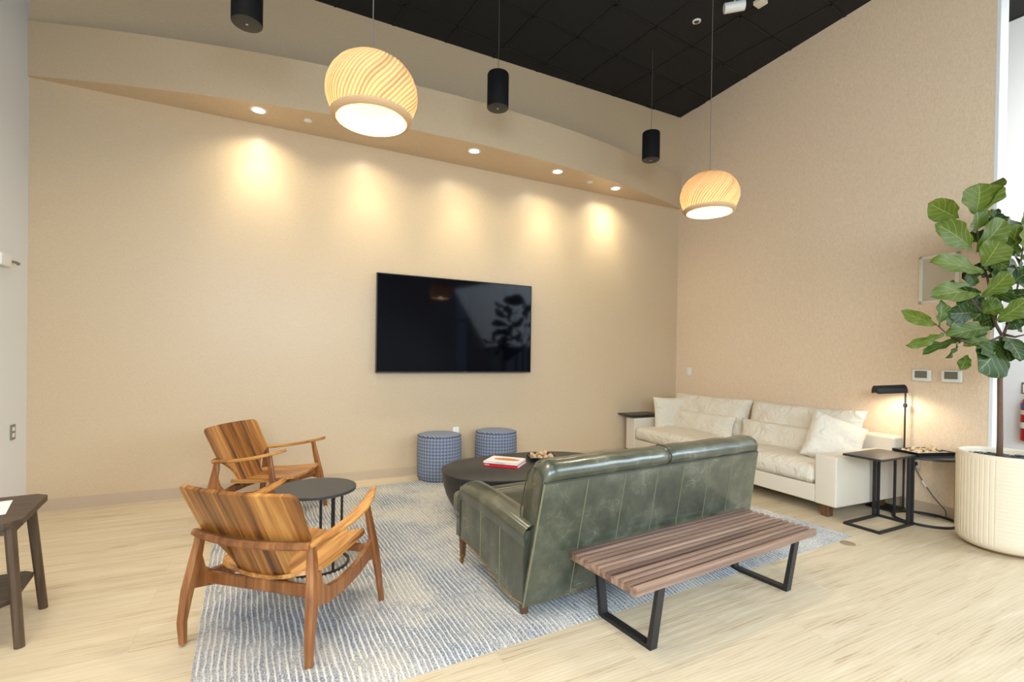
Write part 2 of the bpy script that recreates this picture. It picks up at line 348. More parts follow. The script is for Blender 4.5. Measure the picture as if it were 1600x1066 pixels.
# ------------------------------------------------------------------ mesh helpers
class MB:
    def __init__(s): s.v = []; s.f = []; s.m = []; s.uv = None; s.attr = {}
    def add(s, v, f, T=None, mi=0):
        o = len(s.v)
        for p in v:
            p = Vector(p); s.v.append(T @ p if T else p)
        for q in f: s.f.append(tuple(i+o for i in q)); s.m.append(mi)
        return s
    def box(s, c, d, rz=0, T=None, mi=0, bev=0):
        x, y, z = (k/2 for k in d)
        if bev:
            v, f = rbox(d, bev, 2)
        else:
            v = [(-x, -y, -z), (x, -y, -z), (x, y, -z), (-x, y, -z), (-x, -y, z), (x, -y, z), (x, y, z), (-x, y, z)]
            f = [(0, 3, 2, 1), (4, 5, 6, 7), (0, 1, 5, 4), (1, 2, 6, 5), (2, 3, 7, 6), (3, 0, 4, 7)]
        X = Matrix.Translation(c) @ Matrix.Rotation(rz, 4, 'Z')
        return s.add(v, f, (T @ X) if T else X, mi)
    def prism(s, poly, axis, a, b, T=None, mi=0):
        """poly: list of 2D points; extruded along axis from a to b"""
        n = len(poly)
        def P(p, t):
            return {'X': (t, p[0], p[1]), 'Y': (p[0], t, p[1]), 'Z': (p[0], p[1], t)}[axis]
        v = [P(p, a) for p in poly]+[P(p, b) for p in poly]
        f = [tuple(range(n))[::-1], tuple(range(n, 2*n))]+[(i, (i+1) % n, (i+1) % n+n, i+n) for i in range(n)]
        return s.add(v, f, T, mi)
    def lathe(s, prof, n=32, T=None, mi=0, sx=1, sy=1, cap=True):
        v = []; f = []
        for r, z in prof:
            for i in range(n):
                a = 2*PI*i/n; v.append((r*math.cos(a)*sx, r*math.sin(a)*sy, z))
        for j in range(len(prof)-1):
            for i in range(n):
                f.append((j*n+i, j*n+(i+1) % n, (j+1)*n+(i+1) % n, (j+1)*n+i))
        if cap:
            if prof[0][0] > 1e-4: f.append(tuple(range(n))[::-1])
            if prof[-1][0] > 1e-4: f.append(tuple(range((len(prof)-1)*n, len(prof)*n)))
        return s.add(v, f, T, mi)
    def tube(s, pts, r, n=8, T=None, mi=0, flat=None, upv=(0, 0, 1)):
        """round tube, or rectangular section when flat=(w,h) (list per point allowed)"""
        pts = [Vector(p) for p in pts]; v = []; f = []; k = len(pts)
        for i, p in enumerate(pts):
            d = (pts[min(i+1, k-1)]-pts[max(i-1, 0)]).normalized()
            u = Vector(upv)
            if abs(d.dot(u)) > .95 and flat is None: u = Vector((1, 0, 0))
            sx = d.cross(u).normalized(); sy = sx.cross(d).normalized()
            rr = r[i] if isinstance(r, (list, tuple)) else r
            if flat:
                wv, hv = flat[i] if isinstance(flat, list) else flat
                e = min(wv, hv)*.28
                ring = [(wv/2-e, hv/2), (-wv/2+e, hv/2), (-wv/2, hv/2-e), (-wv/2, -hv/2+e), (-wv/2+e, -hv/2), (wv/2-e, -hv/2), (wv/2, -hv/2+e), (wv/2, hv/2-e)]
            else:
                ring = [(rr*math.cos(2*PI*j/n), rr*math.sin(2*PI*j/n)) for j in range(n)]
            for a, b in ring: v.append(p+sx*a+sy*b)
        m_ = 8 if flat else n
        for i in range(k-1):
            for j in range(m_):
                f.append((i*m_+j, i*m_+(j+1) % m_, (i+1)*m_+(j+1) % m_, (i+1)*m_+j))
        f.append(tuple(range(m_))[::-1]); f.append(tuple(range((k-1)*m_, k*m_)))
        return s.add(v, f, T, mi)
    def grid(s, fn, nu, nv, T=None, mi=0, thick=0, closed_u=False):
        """fn(u,v)->(x,y,z); u,v in 0..1; with thickness becomes a closed shell"""
        v = [Vector(fn(i/nu, j/nv)) for j in range(nv+1) for i in range(nu+1)]
        W = nu+1; f = [(j*W+i, j*W+i+1, (j+1)*W+i+1, (j+1)*W+i) for j in range(nv) for i in range(nu)]
        if thick:
            nrm = [Vector() for _ in v]
            for q in f:
                nn = (v[q[1]]-v[q[0]]).cross(v[q[3]]-v[q[0]])
                for i in q: nrm[i] += nn
            N0 = len(v); v = [p+nrm[i].normalized()*thick/2 for i, p in enumerate(v)]+[p-nrm[i].normalized()*thick/2 for i, p in enumerate(v)]
            f = f+[tuple(i+N0 for i in q)[::-1] for q in f]
            bd = [i for i in range(nu)]
            edge = [(i, i+1) for i in range(nu)]+[(j*W+nu, (j+1)*W+nu) for j in range(nv)]+[(nv*W+i+1, nv*W+i) for i in range(nu)]+[((j+1)*W, j*W) for j in range(nv)]
            for a, b in edge: f.append((b, a, a+N0, b+N0))
        return s.add(v, f, T, mi)
    def build(s, name, mats, parent=None, smooth=40, loc=None, rz=0):
        me = bpy.data.meshes.new(name); me.from_pydata([tuple(p) for p in s.v], [], s.f)
        if not isinstance(mats, (list, tuple)): mats = [mats]
        for m in mats: me.materials.append(m)
        me.polygons.foreach_set('material_index', s.m)
        if smooth is not None:
            me.polygons.foreach_set('use_smooth', [True]*len(s.f))
            if smooth < 180: me.set_sharp_from_angle(angle=math.radians(smooth))
        if s.uv:
            uvl = me.uv_layers.new(name='UVMap')
            for lp in me.loops: uvl.data[lp.index].uv = s.uv[lp.vertex_index]
        for k, vals in s.attr.items():
            a = me.attributes.new(k, 'FLOAT', 'POINT'); a.data.foreach_set('value', vals)
        me.update()
        o = bpy.data.objects.new(name, me); C.objects.link(o)
        if parent: o.parent = parent
        if loc: o.location = loc
        if rz: o.rotation_euler = (0, 0, rz)
        return o

def rbox(d, r, k=3, sub=1):
    """rounded box; k segments in the radius, sub segments across the flats"""
    hx, hy, hz = (q/2 for q in d); r = min(r, hx, hy, hz)
    def ax(h):
        a = [-h+r*(1-math.cos(i/k*PI/2)) if 0 else -h+r*i/k for i in range(k+1)]
        inner = [(-h+r)+(2*h-2*r)*i/sub for i in range(1, sub)]
        return a+inner+[h-r+r*i/k for i in range(k+1)] if (2*h-2*r) > 1e-6 else a+[h-r+r*i/k for i in range(1, k+1)]
    AX, AY, AZ = ax(hx), ax(hy), ax(hz)
    v = []; idx = {}; f = []
    def vid(p):
        key = tuple(round(c, 6) for c in p)
        if key not in idx:
            q = Vector(p); inn = Vector((max(-hx+r, min(hx-r, p[0])), max(-hy+r, min(hy-r, p[1])), max(-hz+r, min(hz-r, p[2]))))
            dl = q-inn
            # even angular spread
            if dl.length > 1e-9:
                dd = Vector([math.tan(c/r*PI/4)*r if abs(c) <= r else c for c in dl])
                q = inn+dd.normalized()*r
            idx[key] = len(v); v.append(q)
        return idx[key]
    def face(A, B, fn, flip):
        for i in range(len(A)-1):
            for j in range(len(B)-1):
                q = [vid(fn(A[i], B[j])), vid(fn(A[i+1], B[j])), vid(fn(A[i+1], B[j+1])), vid(fn(A[i], B[j+1]))]
                f.append(tuple(q[::-1] if flip else q))
    face(AX, AY, lambda a, b: (a, b, hz), False); face(AX, AY, lambda a, b: (a, b, -hz), True)
    face(AX, AZ, lambda a, b: (a, -hy, b), False); face(AX, AZ, lambda a, b: (a, hy, b), True)
    face(AY, AZ, lambda a, b: (hx, a, b), False); face(AY, AZ, lambda a, b: (-hx, a, b), True)
    return v, f

def thing(name, label, cat, loc=(0, 0, 0), rz=0, group=None):
    o = bpy.data.objects.new(name, None); C.objects.link(o); o.empty_display_size = .1
    o.location = loc; o.rotation_euler = (0, 0, rz); o['label'] = label; o['category'] = cat
    if group: o['group'] = group
    return o
def tag(o, label, cat, group=None, kind=None):
    o['label'] = label; o['category'] = cat
    if group: o['group'] = group
    if kind: o['kind'] = kind
    return o
def struct(name, mb, m, label, cat, smooth=40):
    o = mb.build(name, m, None, smooth); o['kind'] = 'structure'; o['label'] = label; o['category'] = cat; return o
def dup(root, loc, rz=None, label=None, group=None):
    r = root.copy(); C.objects.link(r); r.location = loc
    if rz is not None: r.rotation_euler = (0, 0, rz)
    if label: r['label'] = label
    if group: r['group'] = group
    for ch in list(root.children):
        c = ch.copy(); C.objects.link(c); c.parent = r
        for g in ch.children:
            d = g.copy(); C.objects.link(d); d.parent = c
    return r

# ------------------------------------------------------------------ room shell
ZC = H+3.669; YB = 5.443; XL = -1.81; RA = .048; XF = 7.05; YF = -5.0
def rwall(y, off=0): return (5.55-math.tan(RA)*(5.5-y)-off)
struct('floor', MB().box(((XL+XF)/2, .3, -.05), (XF-XL+.6, 11.4, .1)), M['floor'], 'pale oak plank floor of the lounge', 'floor')
struct('ceiling', MB().box(((XL+XF)/2, .3, ZC+.05), (XF-XL+.6, 11.4, .1)), M['ceil'], 'high black tiled ceiling', 'ceiling')
mb = MB()   # T-bar grid, turned slightly against the walls
g = .1; gc, gs = math.cos(g), math.sin(g); OX, OY = 4.996, 4.212
def clipline(p, d, xr, yr):
    t0, t1 = -50, 50
    for k, (lo, hi) in enumerate((xr, yr)):
        if abs(d[k]) < 1e-9: continue
        a, b = (lo-p[k])/d[k], (hi-p[k])/d[k]
        t0 = max(t0, min(a, b)); t1 = min(t1, max(a, b))
    return t0, t1
for i in range(-22, 22):
    for dirn in (0, 1):
        if dirn == 0: p = (OX-gs*.6096*i, OY+gc*.6096*i); d = (gc, gs)
        else: p = (OX+gc*.6096*i, OY+gs*.6096*i); d = (-gs, gc)
        t0, t1 = clipline(p, d, (XL, XF), (YF, 5.44))
        if t1-t0 < .05: continue
        c = (t0+t1)/2
        mb.box((p[0]+d[0]*c, p[1]+d[1]*c, ZC-.003), (t1-t0, .024, .008), rz=g if dirn == 0 else g+PI/2)
struct('trim_ceiling_grid', mb, M['grid'], 'black T-bar grid holding the ceiling tiles', 'ceiling grid')
struct('wall_back', MB().box(((XL+XF)/2, YB+.1, ZC/2), (XF-XL+.4, .2, ZC)), M['wallB'], 'warm tan back wall carrying the television', 'wall')
mb = MB()
for a_, b_, p_, q_ in ((-1.0, 5.5, 0, ZC), (-5.1, -3.8, 0, ZC), (-3.8, -1.0, 0, .6), (-3.8, -1.0, 3.8, ZC)): mb.box((XL-.1, (a_+b_)/2, (p_+q_)/2), (.2, b_-a_, q_-p_))
struct('wall_left', mb, M['white'], 'white wall on the left', 'wall')
# right wall with end cap
y0, y1 = 1.80, YB+.03
mb = MB()
mb.prism([(rwall(y0), y0), (rwall(y0)+.14, y0), (rwall(y1)+.14, y1), (rwall(y1), y1)], 'Z', 0, ZC)
wr = struct('wall_right', mb, [M['wallR']], 'beige woven wall behind the pale sofa', 'wall')
mb = MB().box((rwall(y0)+.072, y0-.012, ZC/2), (.15, .024, ZC))
struct('trim_wall_end', mb, M['white'], 'white painted end of the beige wall', 'wall end')
struct('wall_far_right', MB().box((XF+.1, 2.9, ZC/2), (.2, 5.3, ZC)), M['white'], 'white corridor wall beyond the beige wall', 'wall')
# far right wall, windowed stretch and the wall behind the viewer
def wall_with_window(nm, axis, at, lo, hi, a, b, z0, z1, label):
    mb = MB()
    segs = [(lo, a, 0, ZC), (b, hi, 0, ZC), (a, b, 0, z0), (a, b, z1, ZC)]
    for s0, s1, p, q in segs:
        c = (s0+s1)/2; l = s1-s0
        if axis == 'X': mb.box((at, c, (p+q)/2), (.2, l, q-p))
        else: mb.box((c, at, (p+q)/2), (l, .2, q-p))
    return struct(nm, mb, M['white'], label, 'wall')
wall_with_window('wall_right_front', 'X', XF+.1, -5.2, .25, -4.0, -.4, .6, 3.8, 'white wall with a tall window')
mb = MB()
for s0, s1, p, q in [(XL, -1.4, 0, ZC), (2.6, 5.75, 0, ZC), (6.25, XF, 0, ZC), (-1.4, 2.6, 0, .6), (-1.4, 2.6, 3.8, ZC), (5.75, 6.25, 0, .6), (5.75, 6.25, 3.8, ZC)]:
    mb.box(((s0+s1)/2, YF-.1, (p+q)/2), (s1-s0, .2, q-p))
struct('wall_front', mb, M['white'], 'white window wall opposite the television wall', 'wall')
def window(n, axis, at, a, b, z0, z1):
    o = thing('window_%d' % n, 'tall dark framed window', 'window'); o['kind'] = 'structure'
    c = (a+b)/2; nm = max(2, int((b-a)/1.2)+1); fb = MB(); gb = MB()
    def bx(m_, u, z, du, dz, th):
        if axis == 'X': m_.box((at, u, z), (th, du, dz))
        else: m_.box((u, at, z), (du, th, dz))
    for i in range(nm+1 if b-a > 1 else 2):
        k = (nm if b-a > 1 else 1); bx(fb, a+(b-a)*i/k, (z0+z1)/2, .06, z1-z0, .08)
    for z in (z0, (z0+z1)/2+.4, z1): bx(fb, c, z, b-a, .06, .08)
    bx(gb, c, (z0+z1)/2, b-a, z1-z0, .01)
    fb.build('window_frame', M['frame'], o); gb.build('pane', M['glass'], o)
window(1, 'Y', YF-.08, -1.4, 2.6, .6, 3.8)
window(2, 'X', XF+.08, -4.0, -.4, .6, 3.8)
window(3, 'Y', YF-.08, 5.75, 6.25, .6, 3.8)
window(4, 'X', XL-.08, -3.8, -1.0, .6, 3.8)  # unseen window, added to go with the fill on the beige wall
# baseboards
struct('baseboard_back', MB().box(((XL+rwall(YB))/2, YB-.006, .05), (rwall(YB)-XL, .012, .10)), M['basebd'], 'taupe baseboard along the television wall', 'baseboard')
mb = MB(); mb.prism([(rwall(y0)-.012, y0), (rwall(y0), y0), (rwall(YB), YB), (rwall(YB)-.012, YB)], 'Z', 0, .10)
struct('baseboard_right', mb, M['basebd'], 'taupe baseboard along the beige wall', 'baseboard')
struct('baseboard_left', MB().box((XL+.006, .2, .05), (.012, 10.3, .10)), M['white'], 'white baseboard along the left wall', 'baseboard')
# curved soffit
ZS0, ZS1 = 3.651, 4.105; SX0, SX1 = XL, 5.555
pts = []
for i in range(61):
    t = i/60; x = SX0+(SX1-SX0)*t; u = (x-1.9)/3.7; pts.append((x, 5.44-.03-.60*max(0, 1-u*u)))
poly = pts+[(SX1, YB), (SX0, YB)]
struct('wall_soffit', MB().prism(poly, 'Z', ZS0, ZS1), M['wallB'], 'curved tan soffit bowing out above the television wall', 'soffit', 25)

# ------------------------------------------------------------------ downlights in the soffit
def spot(name, loc, energy, size, blend, col, rad=.035, aim=(0, 0, -1), parent=None):
    d = bpy.data.lights.new(name, 'SPOT'); d.energy = energy; d.spot_size = math.radians(size); d.spot_blend = blend
    d.color = col; d.shadow_soft_size = rad
    o = bpy.data.objects.new(name, d); C.objects.link(o); o.location = loc
    o.rotation_euler = Vector(aim).to_track_quat('-Z', 'Y').to_euler()
    if parent: o.parent = parent
    return o
DL = [(-.11, 5.13, 'recessed downlight at the left end of the curved soffit'), (.95, 5.03, 'recessed downlight partly behind the large pendant lamp'),
      (2.01, 4.99, 'recessed downlight in the middle of the soffit'), (3.13, 5.05, 'recessed downlight second from the right in the soffit'),
      (4.12, 5.17, 'recessed downlight at the right end of the soffit')]
for x, y, lab in DL:
    t = thing('recessed_downlight', lab, 'downlight', (x, y, ZS0), 0, 'downlights in the curved soffit')
    MB().lathe([(.075, 0), (.075, -.004), (.055, -.006), (.052, -.001)], 28, cap=False).build('trim_ring', M['ceramic'], t)
    MB().lathe([(.0001, -.002), (.052, -.002)], 24, cap=False).build('lens', M['down'], t)
    spot('downlight_wash', (0, 0, -.012), 46, 148, 1.0, (1, .92, .68), .03, parent=t)
    spot('downlight_core', (0, 0, -.012), 30, 62, 1.0, (1, .92, .68), .03, aim=(0, .30, -1), parent=t)
for x, y, lab in ((.317, 5.13, 'small white disc detector beside the left downlight'), (3.686, 5.15, 'small white disc detector between the two right downlights')):
    tag(MB().lathe([(.04, 0), (.04, -.006), (.034, -.01), (.0001, -.011)], 24).build('ceiling_sensor', M['ceramic'], None, loc=(x, y, ZS0)), lab, 'sensor')

# ------------------------------------------------------------------ pendants
def make_pendant(loc, lab, bulb=30):
    t = thing('pendant_lamp', lab, 'pendant lamp', loc, 0, 'veneer pendant lamps')
    R = .195
    prof = [(.145, 0), (.163, .02), (.180, .05), (.192, .085), (.195, .115), (.190, .15), (.174, .19), (.148, .224), (.112, .25), (.078, .264), (.058, .268)]
    n = 288; v = []; f = []; gr = []
    fine = []
    for j in range(len(prof)-1):
        for k in range(4):
            a = k/4; fine.append((prof[j][0]*(1-a)+prof[j+1][0]*a, prof[j][1]*(1-a)+prof[j+1][1]*a))
    fine.append(prof[-1])
    for j, (r, z) in enumerate(fine):
        tw = -z*4.2
        for i in range(n):
            a = 2*PI*i/n
            ph = (a+tw)*56
            c = .5+.5*math.cos(ph+1.2*math.sin(a*3)+.8*math.sin(a*7+z*20))
            rr = r+.0035*(c-.5)
            v.append((rr*math.cos(a), rr*math.sin(a), z)); gr.append(min(1, c*.8+.3*noise.noise((math.cos(a+tw)*5, math.sin(a+tw)*5, z*2))+.1))
    for j in range(len(fine)-1):
        for i in range(n): f.append((j*n+i, j*n+(i+1) % n, (j+1)*n+(i+1) % n, (j+1)*n+i))
    mb = MB().add(v, f); mb.attr['groove'] = gr
    mb.build('lamp_shade', M['shade'], t, 180)
    MB().lathe([(.146, .004), (.150, -.004), (.172, .006), (.176, .016), (.170, .022), (.150, .01), (.146, .004)], 72, cap=False).build('rim', M['rim'], t, 60)
    MB().lathe([(.0001, .274), (.058, .272), (.062, .266), (.058, .26), (.0001, .258)], 36).build('cap', M['metalplate'], t)
    MB().lathe([(.0001, .09), (.03, .095), (.045, .125), (.04, .16), (.02, .19), (.018, .258)], 20).build('bulb', M['bulb'], t)
    zc = ZC-loc[2]
    MB().tube([(0, 0, .27), (0, 0, zc-.02)], .0022, 6).build('cord', M['wire'], t)
    MB().lathe([(.06, zc), (.06, zc-.02), (.01, zc-.03)], 24).build('ceiling_canopy', M['black'], t)
    d = bpy.data.lights.new('pendant_bulb', 'POINT'); d.energy = bulb; d.color = (1, .84, .62); d.shadow_soft_size = .05
    o = bpy.data.objects.new('pendant_bulb', d); C.objects.link(o); o.parent = t; o.location = (0, 0, .06)
    return t
make_pendant((.395, 2.19, 2.41), 'larger looking veneer globe pendant, hanging at upper left over the armchairs')
make_pendant((2.745, 2.41, 2.41), 'smaller looking veneer globe pendant, hanging in front of the beige wall')

# ------------------------------------------------------------------ hanging speakers
def speaker(x, y, z, lab):
    t = thing('pendant_speaker', lab, 'speaker', (x, y, z), 0, 'black cylinder speakers hung from the ceiling')
    MB().lathe([(.100, .004), (.1025, .01), (.1025, .315), (.098, .328), (.03, .335), (.0001, .335)], 40).build('housing', M['speaker'], t)
    MB().lathe([(.0001, 0), (.094, 0), (.100, .004), (.1, .012), (.0001, .012)], 40).build('speaker_grille', M['grille'], t)
    MB().box((0, 0, -.001), (.014, .008, .002)).build('badge', M['ceramic'], t)
    MB().tube([(0, 0, .335), (.003, 0, .6), (0, 0, ZC-z)], .0025, 6).build('cord', M['wire'], t)
speaker(-.165, 3.99, 3.74, 'leftmost black hanging speaker, cut off by the top edge')
speaker(1.925, 4.20, 3.74, 'middle black hanging speaker, between the two pendant lamps')
speaker(4.04, 4.42, 3.74, 'rightmost black hanging speaker, near the room corner')

# track head, small ceiling bits
t = thing('track_spotlight', 'white cylindrical spotlight head under the black ceiling', 'spotlight', (4.05, 3.29, ZC-.20))
T = Matrix.Rotation(-.62, 4, 'Z') @ Matrix.Rotation(PI/2-.1, 4, 'Y')
MB().lathe([(.0001, -.10), (.043, -.10), (.047, -.095), (.047, .09), (.04, .09), (.038, .06), (.0001, .06)], 32, T).build('lamp_housing', M['ceramic'], t)
MB().lathe([(.0001, .062), (.038, .063)], 24, T, cap=False).build('lens', M['lens'], t)
MB().tube([(0, 0, .04), (0, 0, .20)], .008, 8).build('stem', M['ceramic'], t)
t = thing('track_power_box', 'cream square box on the ceiling beside the spotlight', 'power box', (4.44, 3.30, ZC-.02), .1)
MB().box((0, 0, 0), (.1, .1, .04), bev=.006).build('box', M['cream'], t)
t = thing('ceiling_sprinkler', 'small white round sprinkler head in a black ceiling tile', 'sprinkler', (4.106, 3.818, ZC))
MB().lathe([(.045, 0), (.043, -.008), (.028, -.012), (.026, -.006)], 28, cap=False).build('escutcheon', M['ceramic'], t)
MB().lathe([(.0001, -.03), (.016, -.028), (.01, -.01), (.012, 0)], 16).build('deflector', M['metalplate'], t)

# ------------------------------------------------------------------ television
t = thing('television', 'large black flat television mounted on the tan wall', 'television', (2.008, 5.388, 1.180))
W2, HT = .964, 1.095
mb = MB()
mb.box((0, .0, HT/2), (2*W2, .03, HT))
mb.build('housing', M['bezel'], t)
mb = MB()
for c, d in (((0, -.017, HT-.004), (2*W2, .008, .008)), ((0, -.017, .007), (2*W2, .008, .014)), ((-W2+.004, -.017, HT/2), (.008, .008, HT)), ((W2-.004, -.017, HT/2), (.008, .008, HT))): mb.box(c, d)
mb.build('bezel', M['bezel'], t)
MB().box((0, -.0165, HT/2), (2*W2-.014, .003, HT-.02)).build('screen', M['screen'], t)
MB().box((0, .032, HT/2), (.7, .034, .5)).build('wall_bracket', M['black'], t)
MB().box((.075, -.0215, .007), (.03, .001, .004)).build('badge', M['metalplate'], t)

# ------------------------------------------------------------------ wall fittings
def on_right(name, y, z, lab, cat):
    return thing(name, lab, cat, (rwall(y)-.001, y, z), -RA)
t = on_right('light_switch', 5.17, 1.194, 'white light switch on the beige wall above the pale sofa', 'switch')
MB().box((-.004, 0, 0), (.008, .075, .12), bev=.003).build('plate', M['plaster'], t)
MB().box((-.010, 0, 0), (.006, .035, .07)).build('rocker', M['plaster'], t)
for y, lab in ((2.27, 'left white thermostat on the beige wall'), (2.046, 'right white thermostat, nearer the plant leaves')):
    t = on_right('thermostat', y, 1.262, lab, 'thermostat'); t['group'] = 'pair of thermostats'
    v, f = rbox((.03, .15, .11), .012, 3)
    MB().add(v, f, Matrix.Translation((-.015, 0, 0))).build('housing', M['plaster'], t)
    MB().box((-.031, 0, .008), (.003, .095, .065)).build('display', M['lcd'], t)
t = on_right('wall_outlet', 2.315, .463, 'white power outlet on the beige wall behind the round table', 'outlet')
MB().box((-.003, 0, 0), (.006, .075, .12), bev=.002).build('plate', M['plaster'], t)
MB().box((-.0075, 0, .022), (.004, .034, .03)).build('socket', M['metalplate'], t)
MB().box((-.0075, 0, -.022), (.004, .034, .03)).build('socket', M['metalplate'], t)
t = on_right('wall_access_panel', 2.16, 2.14, 'cream framed wall panel half hidden behind the leaves', 'wall panel')
mb = MB()
for c, d in (((-.008, 0, .205), (.016, .30, .03)), ((-.008, 0, -.205), (.016, .30, .03)), ((-.008, .135, 0), (.016, .03, .44)), ((-.008, -.135, 0), (.016, .03, .44))): mb.box(c, d, bev=.004)
mb.build('panel_frame', M['cream'], t)
MB().box((-.004, 0, 0), (.008, .26, .40)).build('panel_door', simple('beige panel', srgb(200, 184, 160), .5), t)
t = thing('wall_outlet', 'small white outlet low on the tan wall behind the left pouf', 'outlet', (2.005, YB-.001, .465))
MB().box((0, -.004, 0), (.075, .008, .12), bev=.002).build('plate', M['plaster'], t)
t = thing('wall_sensor', 'small white box with metal tip on the left wall, cut by the edge', 'sensor', (XL+.001, 5.06, 2.05))
MB().box((.02, -.09, 0), (.04, .16, .09), bev=.006).build('housing', M['plaster'], t)
MB().tube([(.03, -.01, .0), (.04, .05, .005), (.04, .09, 0)], [.012, .01, .014], 10).build('tip', M['metalplate'], t)
t = thing('wall_outlet', 'stainless wall plate low on the white left wall', 'outlet', (XL+.001, 5.19, .72))
MB().box((.003, 0, 0), (.006, .075, .12)).build('plate', M['metalplate'], t)
MB().box((.007, 0, .025), (.004, .035, .03)).build('socket', M['plaster'], t)
MB().box((.007, 0, -.025), (.004, .035, .03)).build('socket', M['plaster'], t)

# fire extinguisher on the corridor wall
t = thing('fire_extinguisher', 'red fire extinguisher on the white wall at the right edge', 'fire extinguisher', (6.93, 1.995, .585))
MB().lathe([(.05, 0), (.075, .01), (.08, .03), (.08, .37), (.065, .43), (.03, .46), (.03, .48), (.0001, .48)], 32).build('cylinder', M['red'], t)
MB().lathe([(.0812, .14), (.0812, .20)], 32, cap=False).build('label_band', M['plaster'], t)
MB().lathe([(.0812, .28), (.0812, .325)], 32, cap=False).build('label_band', M['cream'], t)
MB().lathe([(.0812, .345), (.0812, .39)], 32, cap=False).build('label_band', M['blue'], t)
MB().box((-.0815, .0, .17), (.002, .03, .035), rz=0).build('emblem', M['green'], t)
MB().tube([(0, 0, .48), (0, 0, .52), (-.03, 0, .54), (-.09, 0, .56)], .012, 8).build('valve_handle', M['black'], t)
MB().tube([(0, -.02, .50), (0, -.1, .48), (0, -.11, .3), (0, -.095, .1)], .01, 8).build('hose', M['black'], t)
MB().box((.095, 0, .42), (.03, .06, .12)).build('wall_hook', M['metalplate'], t)
t = thing('wall_sign_holder', 'small clear sign holder above the fire extinguisher', 'sign holder', (XF-.002, 2.045, 1.13), 0)
MB().box((-.006, 0, 0), (.01, .12, .12), bev=.003).build('plate', M['metalplate'], t)
MB().box((-.013, 0, -.005), (.004, .095, .085)).build('card', M['paper'], t)

# ------------------------------------------------------------------ rug
ra_ = .042; RX0, RY0 = -.262, 1.985; RW, RD = 4.375, 3.12
mb = MB(); nu, nv = 1400, 44; v = []; rib = []
P_ = .0262
for j in range(nv+1):
    for i in range(nu+1):
        x = RW*i/nu; y = RD*j/nv
        ph = (x+.012*noise.noise((x*1.5, y*3.2, 0))+.009*noise.noise((x*22, y*11, 3)))/P_
        c = .5+.5*math.cos(2*PI*ph)
        e = min(1, min(x, RW-x)/.012, min(y, RD-y)/.05)
        z = .001+.009*max(0, e)+.007*c*max(0, e)
        ed = .006*math.sin(2*PI*ph) if j in (0, nv) else 0
        v.append((x, y+(-.008*c if j == 0 else .008*c if j == nv else 0), z)); rib.append(c)
W_ = nu+1; f = [(j*W_+i, j*W_+i+1, (j+1)*W_+i+1, (j+1)*W_+i) for j in range(nv) for i in range(nu)]
mb.add(v, f)
mb.box((RW/2, RD/2, .0005), (RW-.004, RD-.004, .001)); rib += [0]*8
mb.attr['rib'] = rib
rug = mb.build('area_rug', M['rug'], None, 180, loc=(RX0, RY0, .0), rz=ra_)
tag(rug, 'large grey and cream ribbed rug under the seating', 'rug')
RZ = .014
tag(MB().lathe([(.05, .0), (.05, .003), (.045, .005), (.0001, .005)], 28).build('floor_outlet', simple('brown floor plate', srgb(150, 128, 96), .5), None, loc=(3.93, 2.10, 0)), 'round brown floor outlet cover at the edge of the rug', 'outlet')

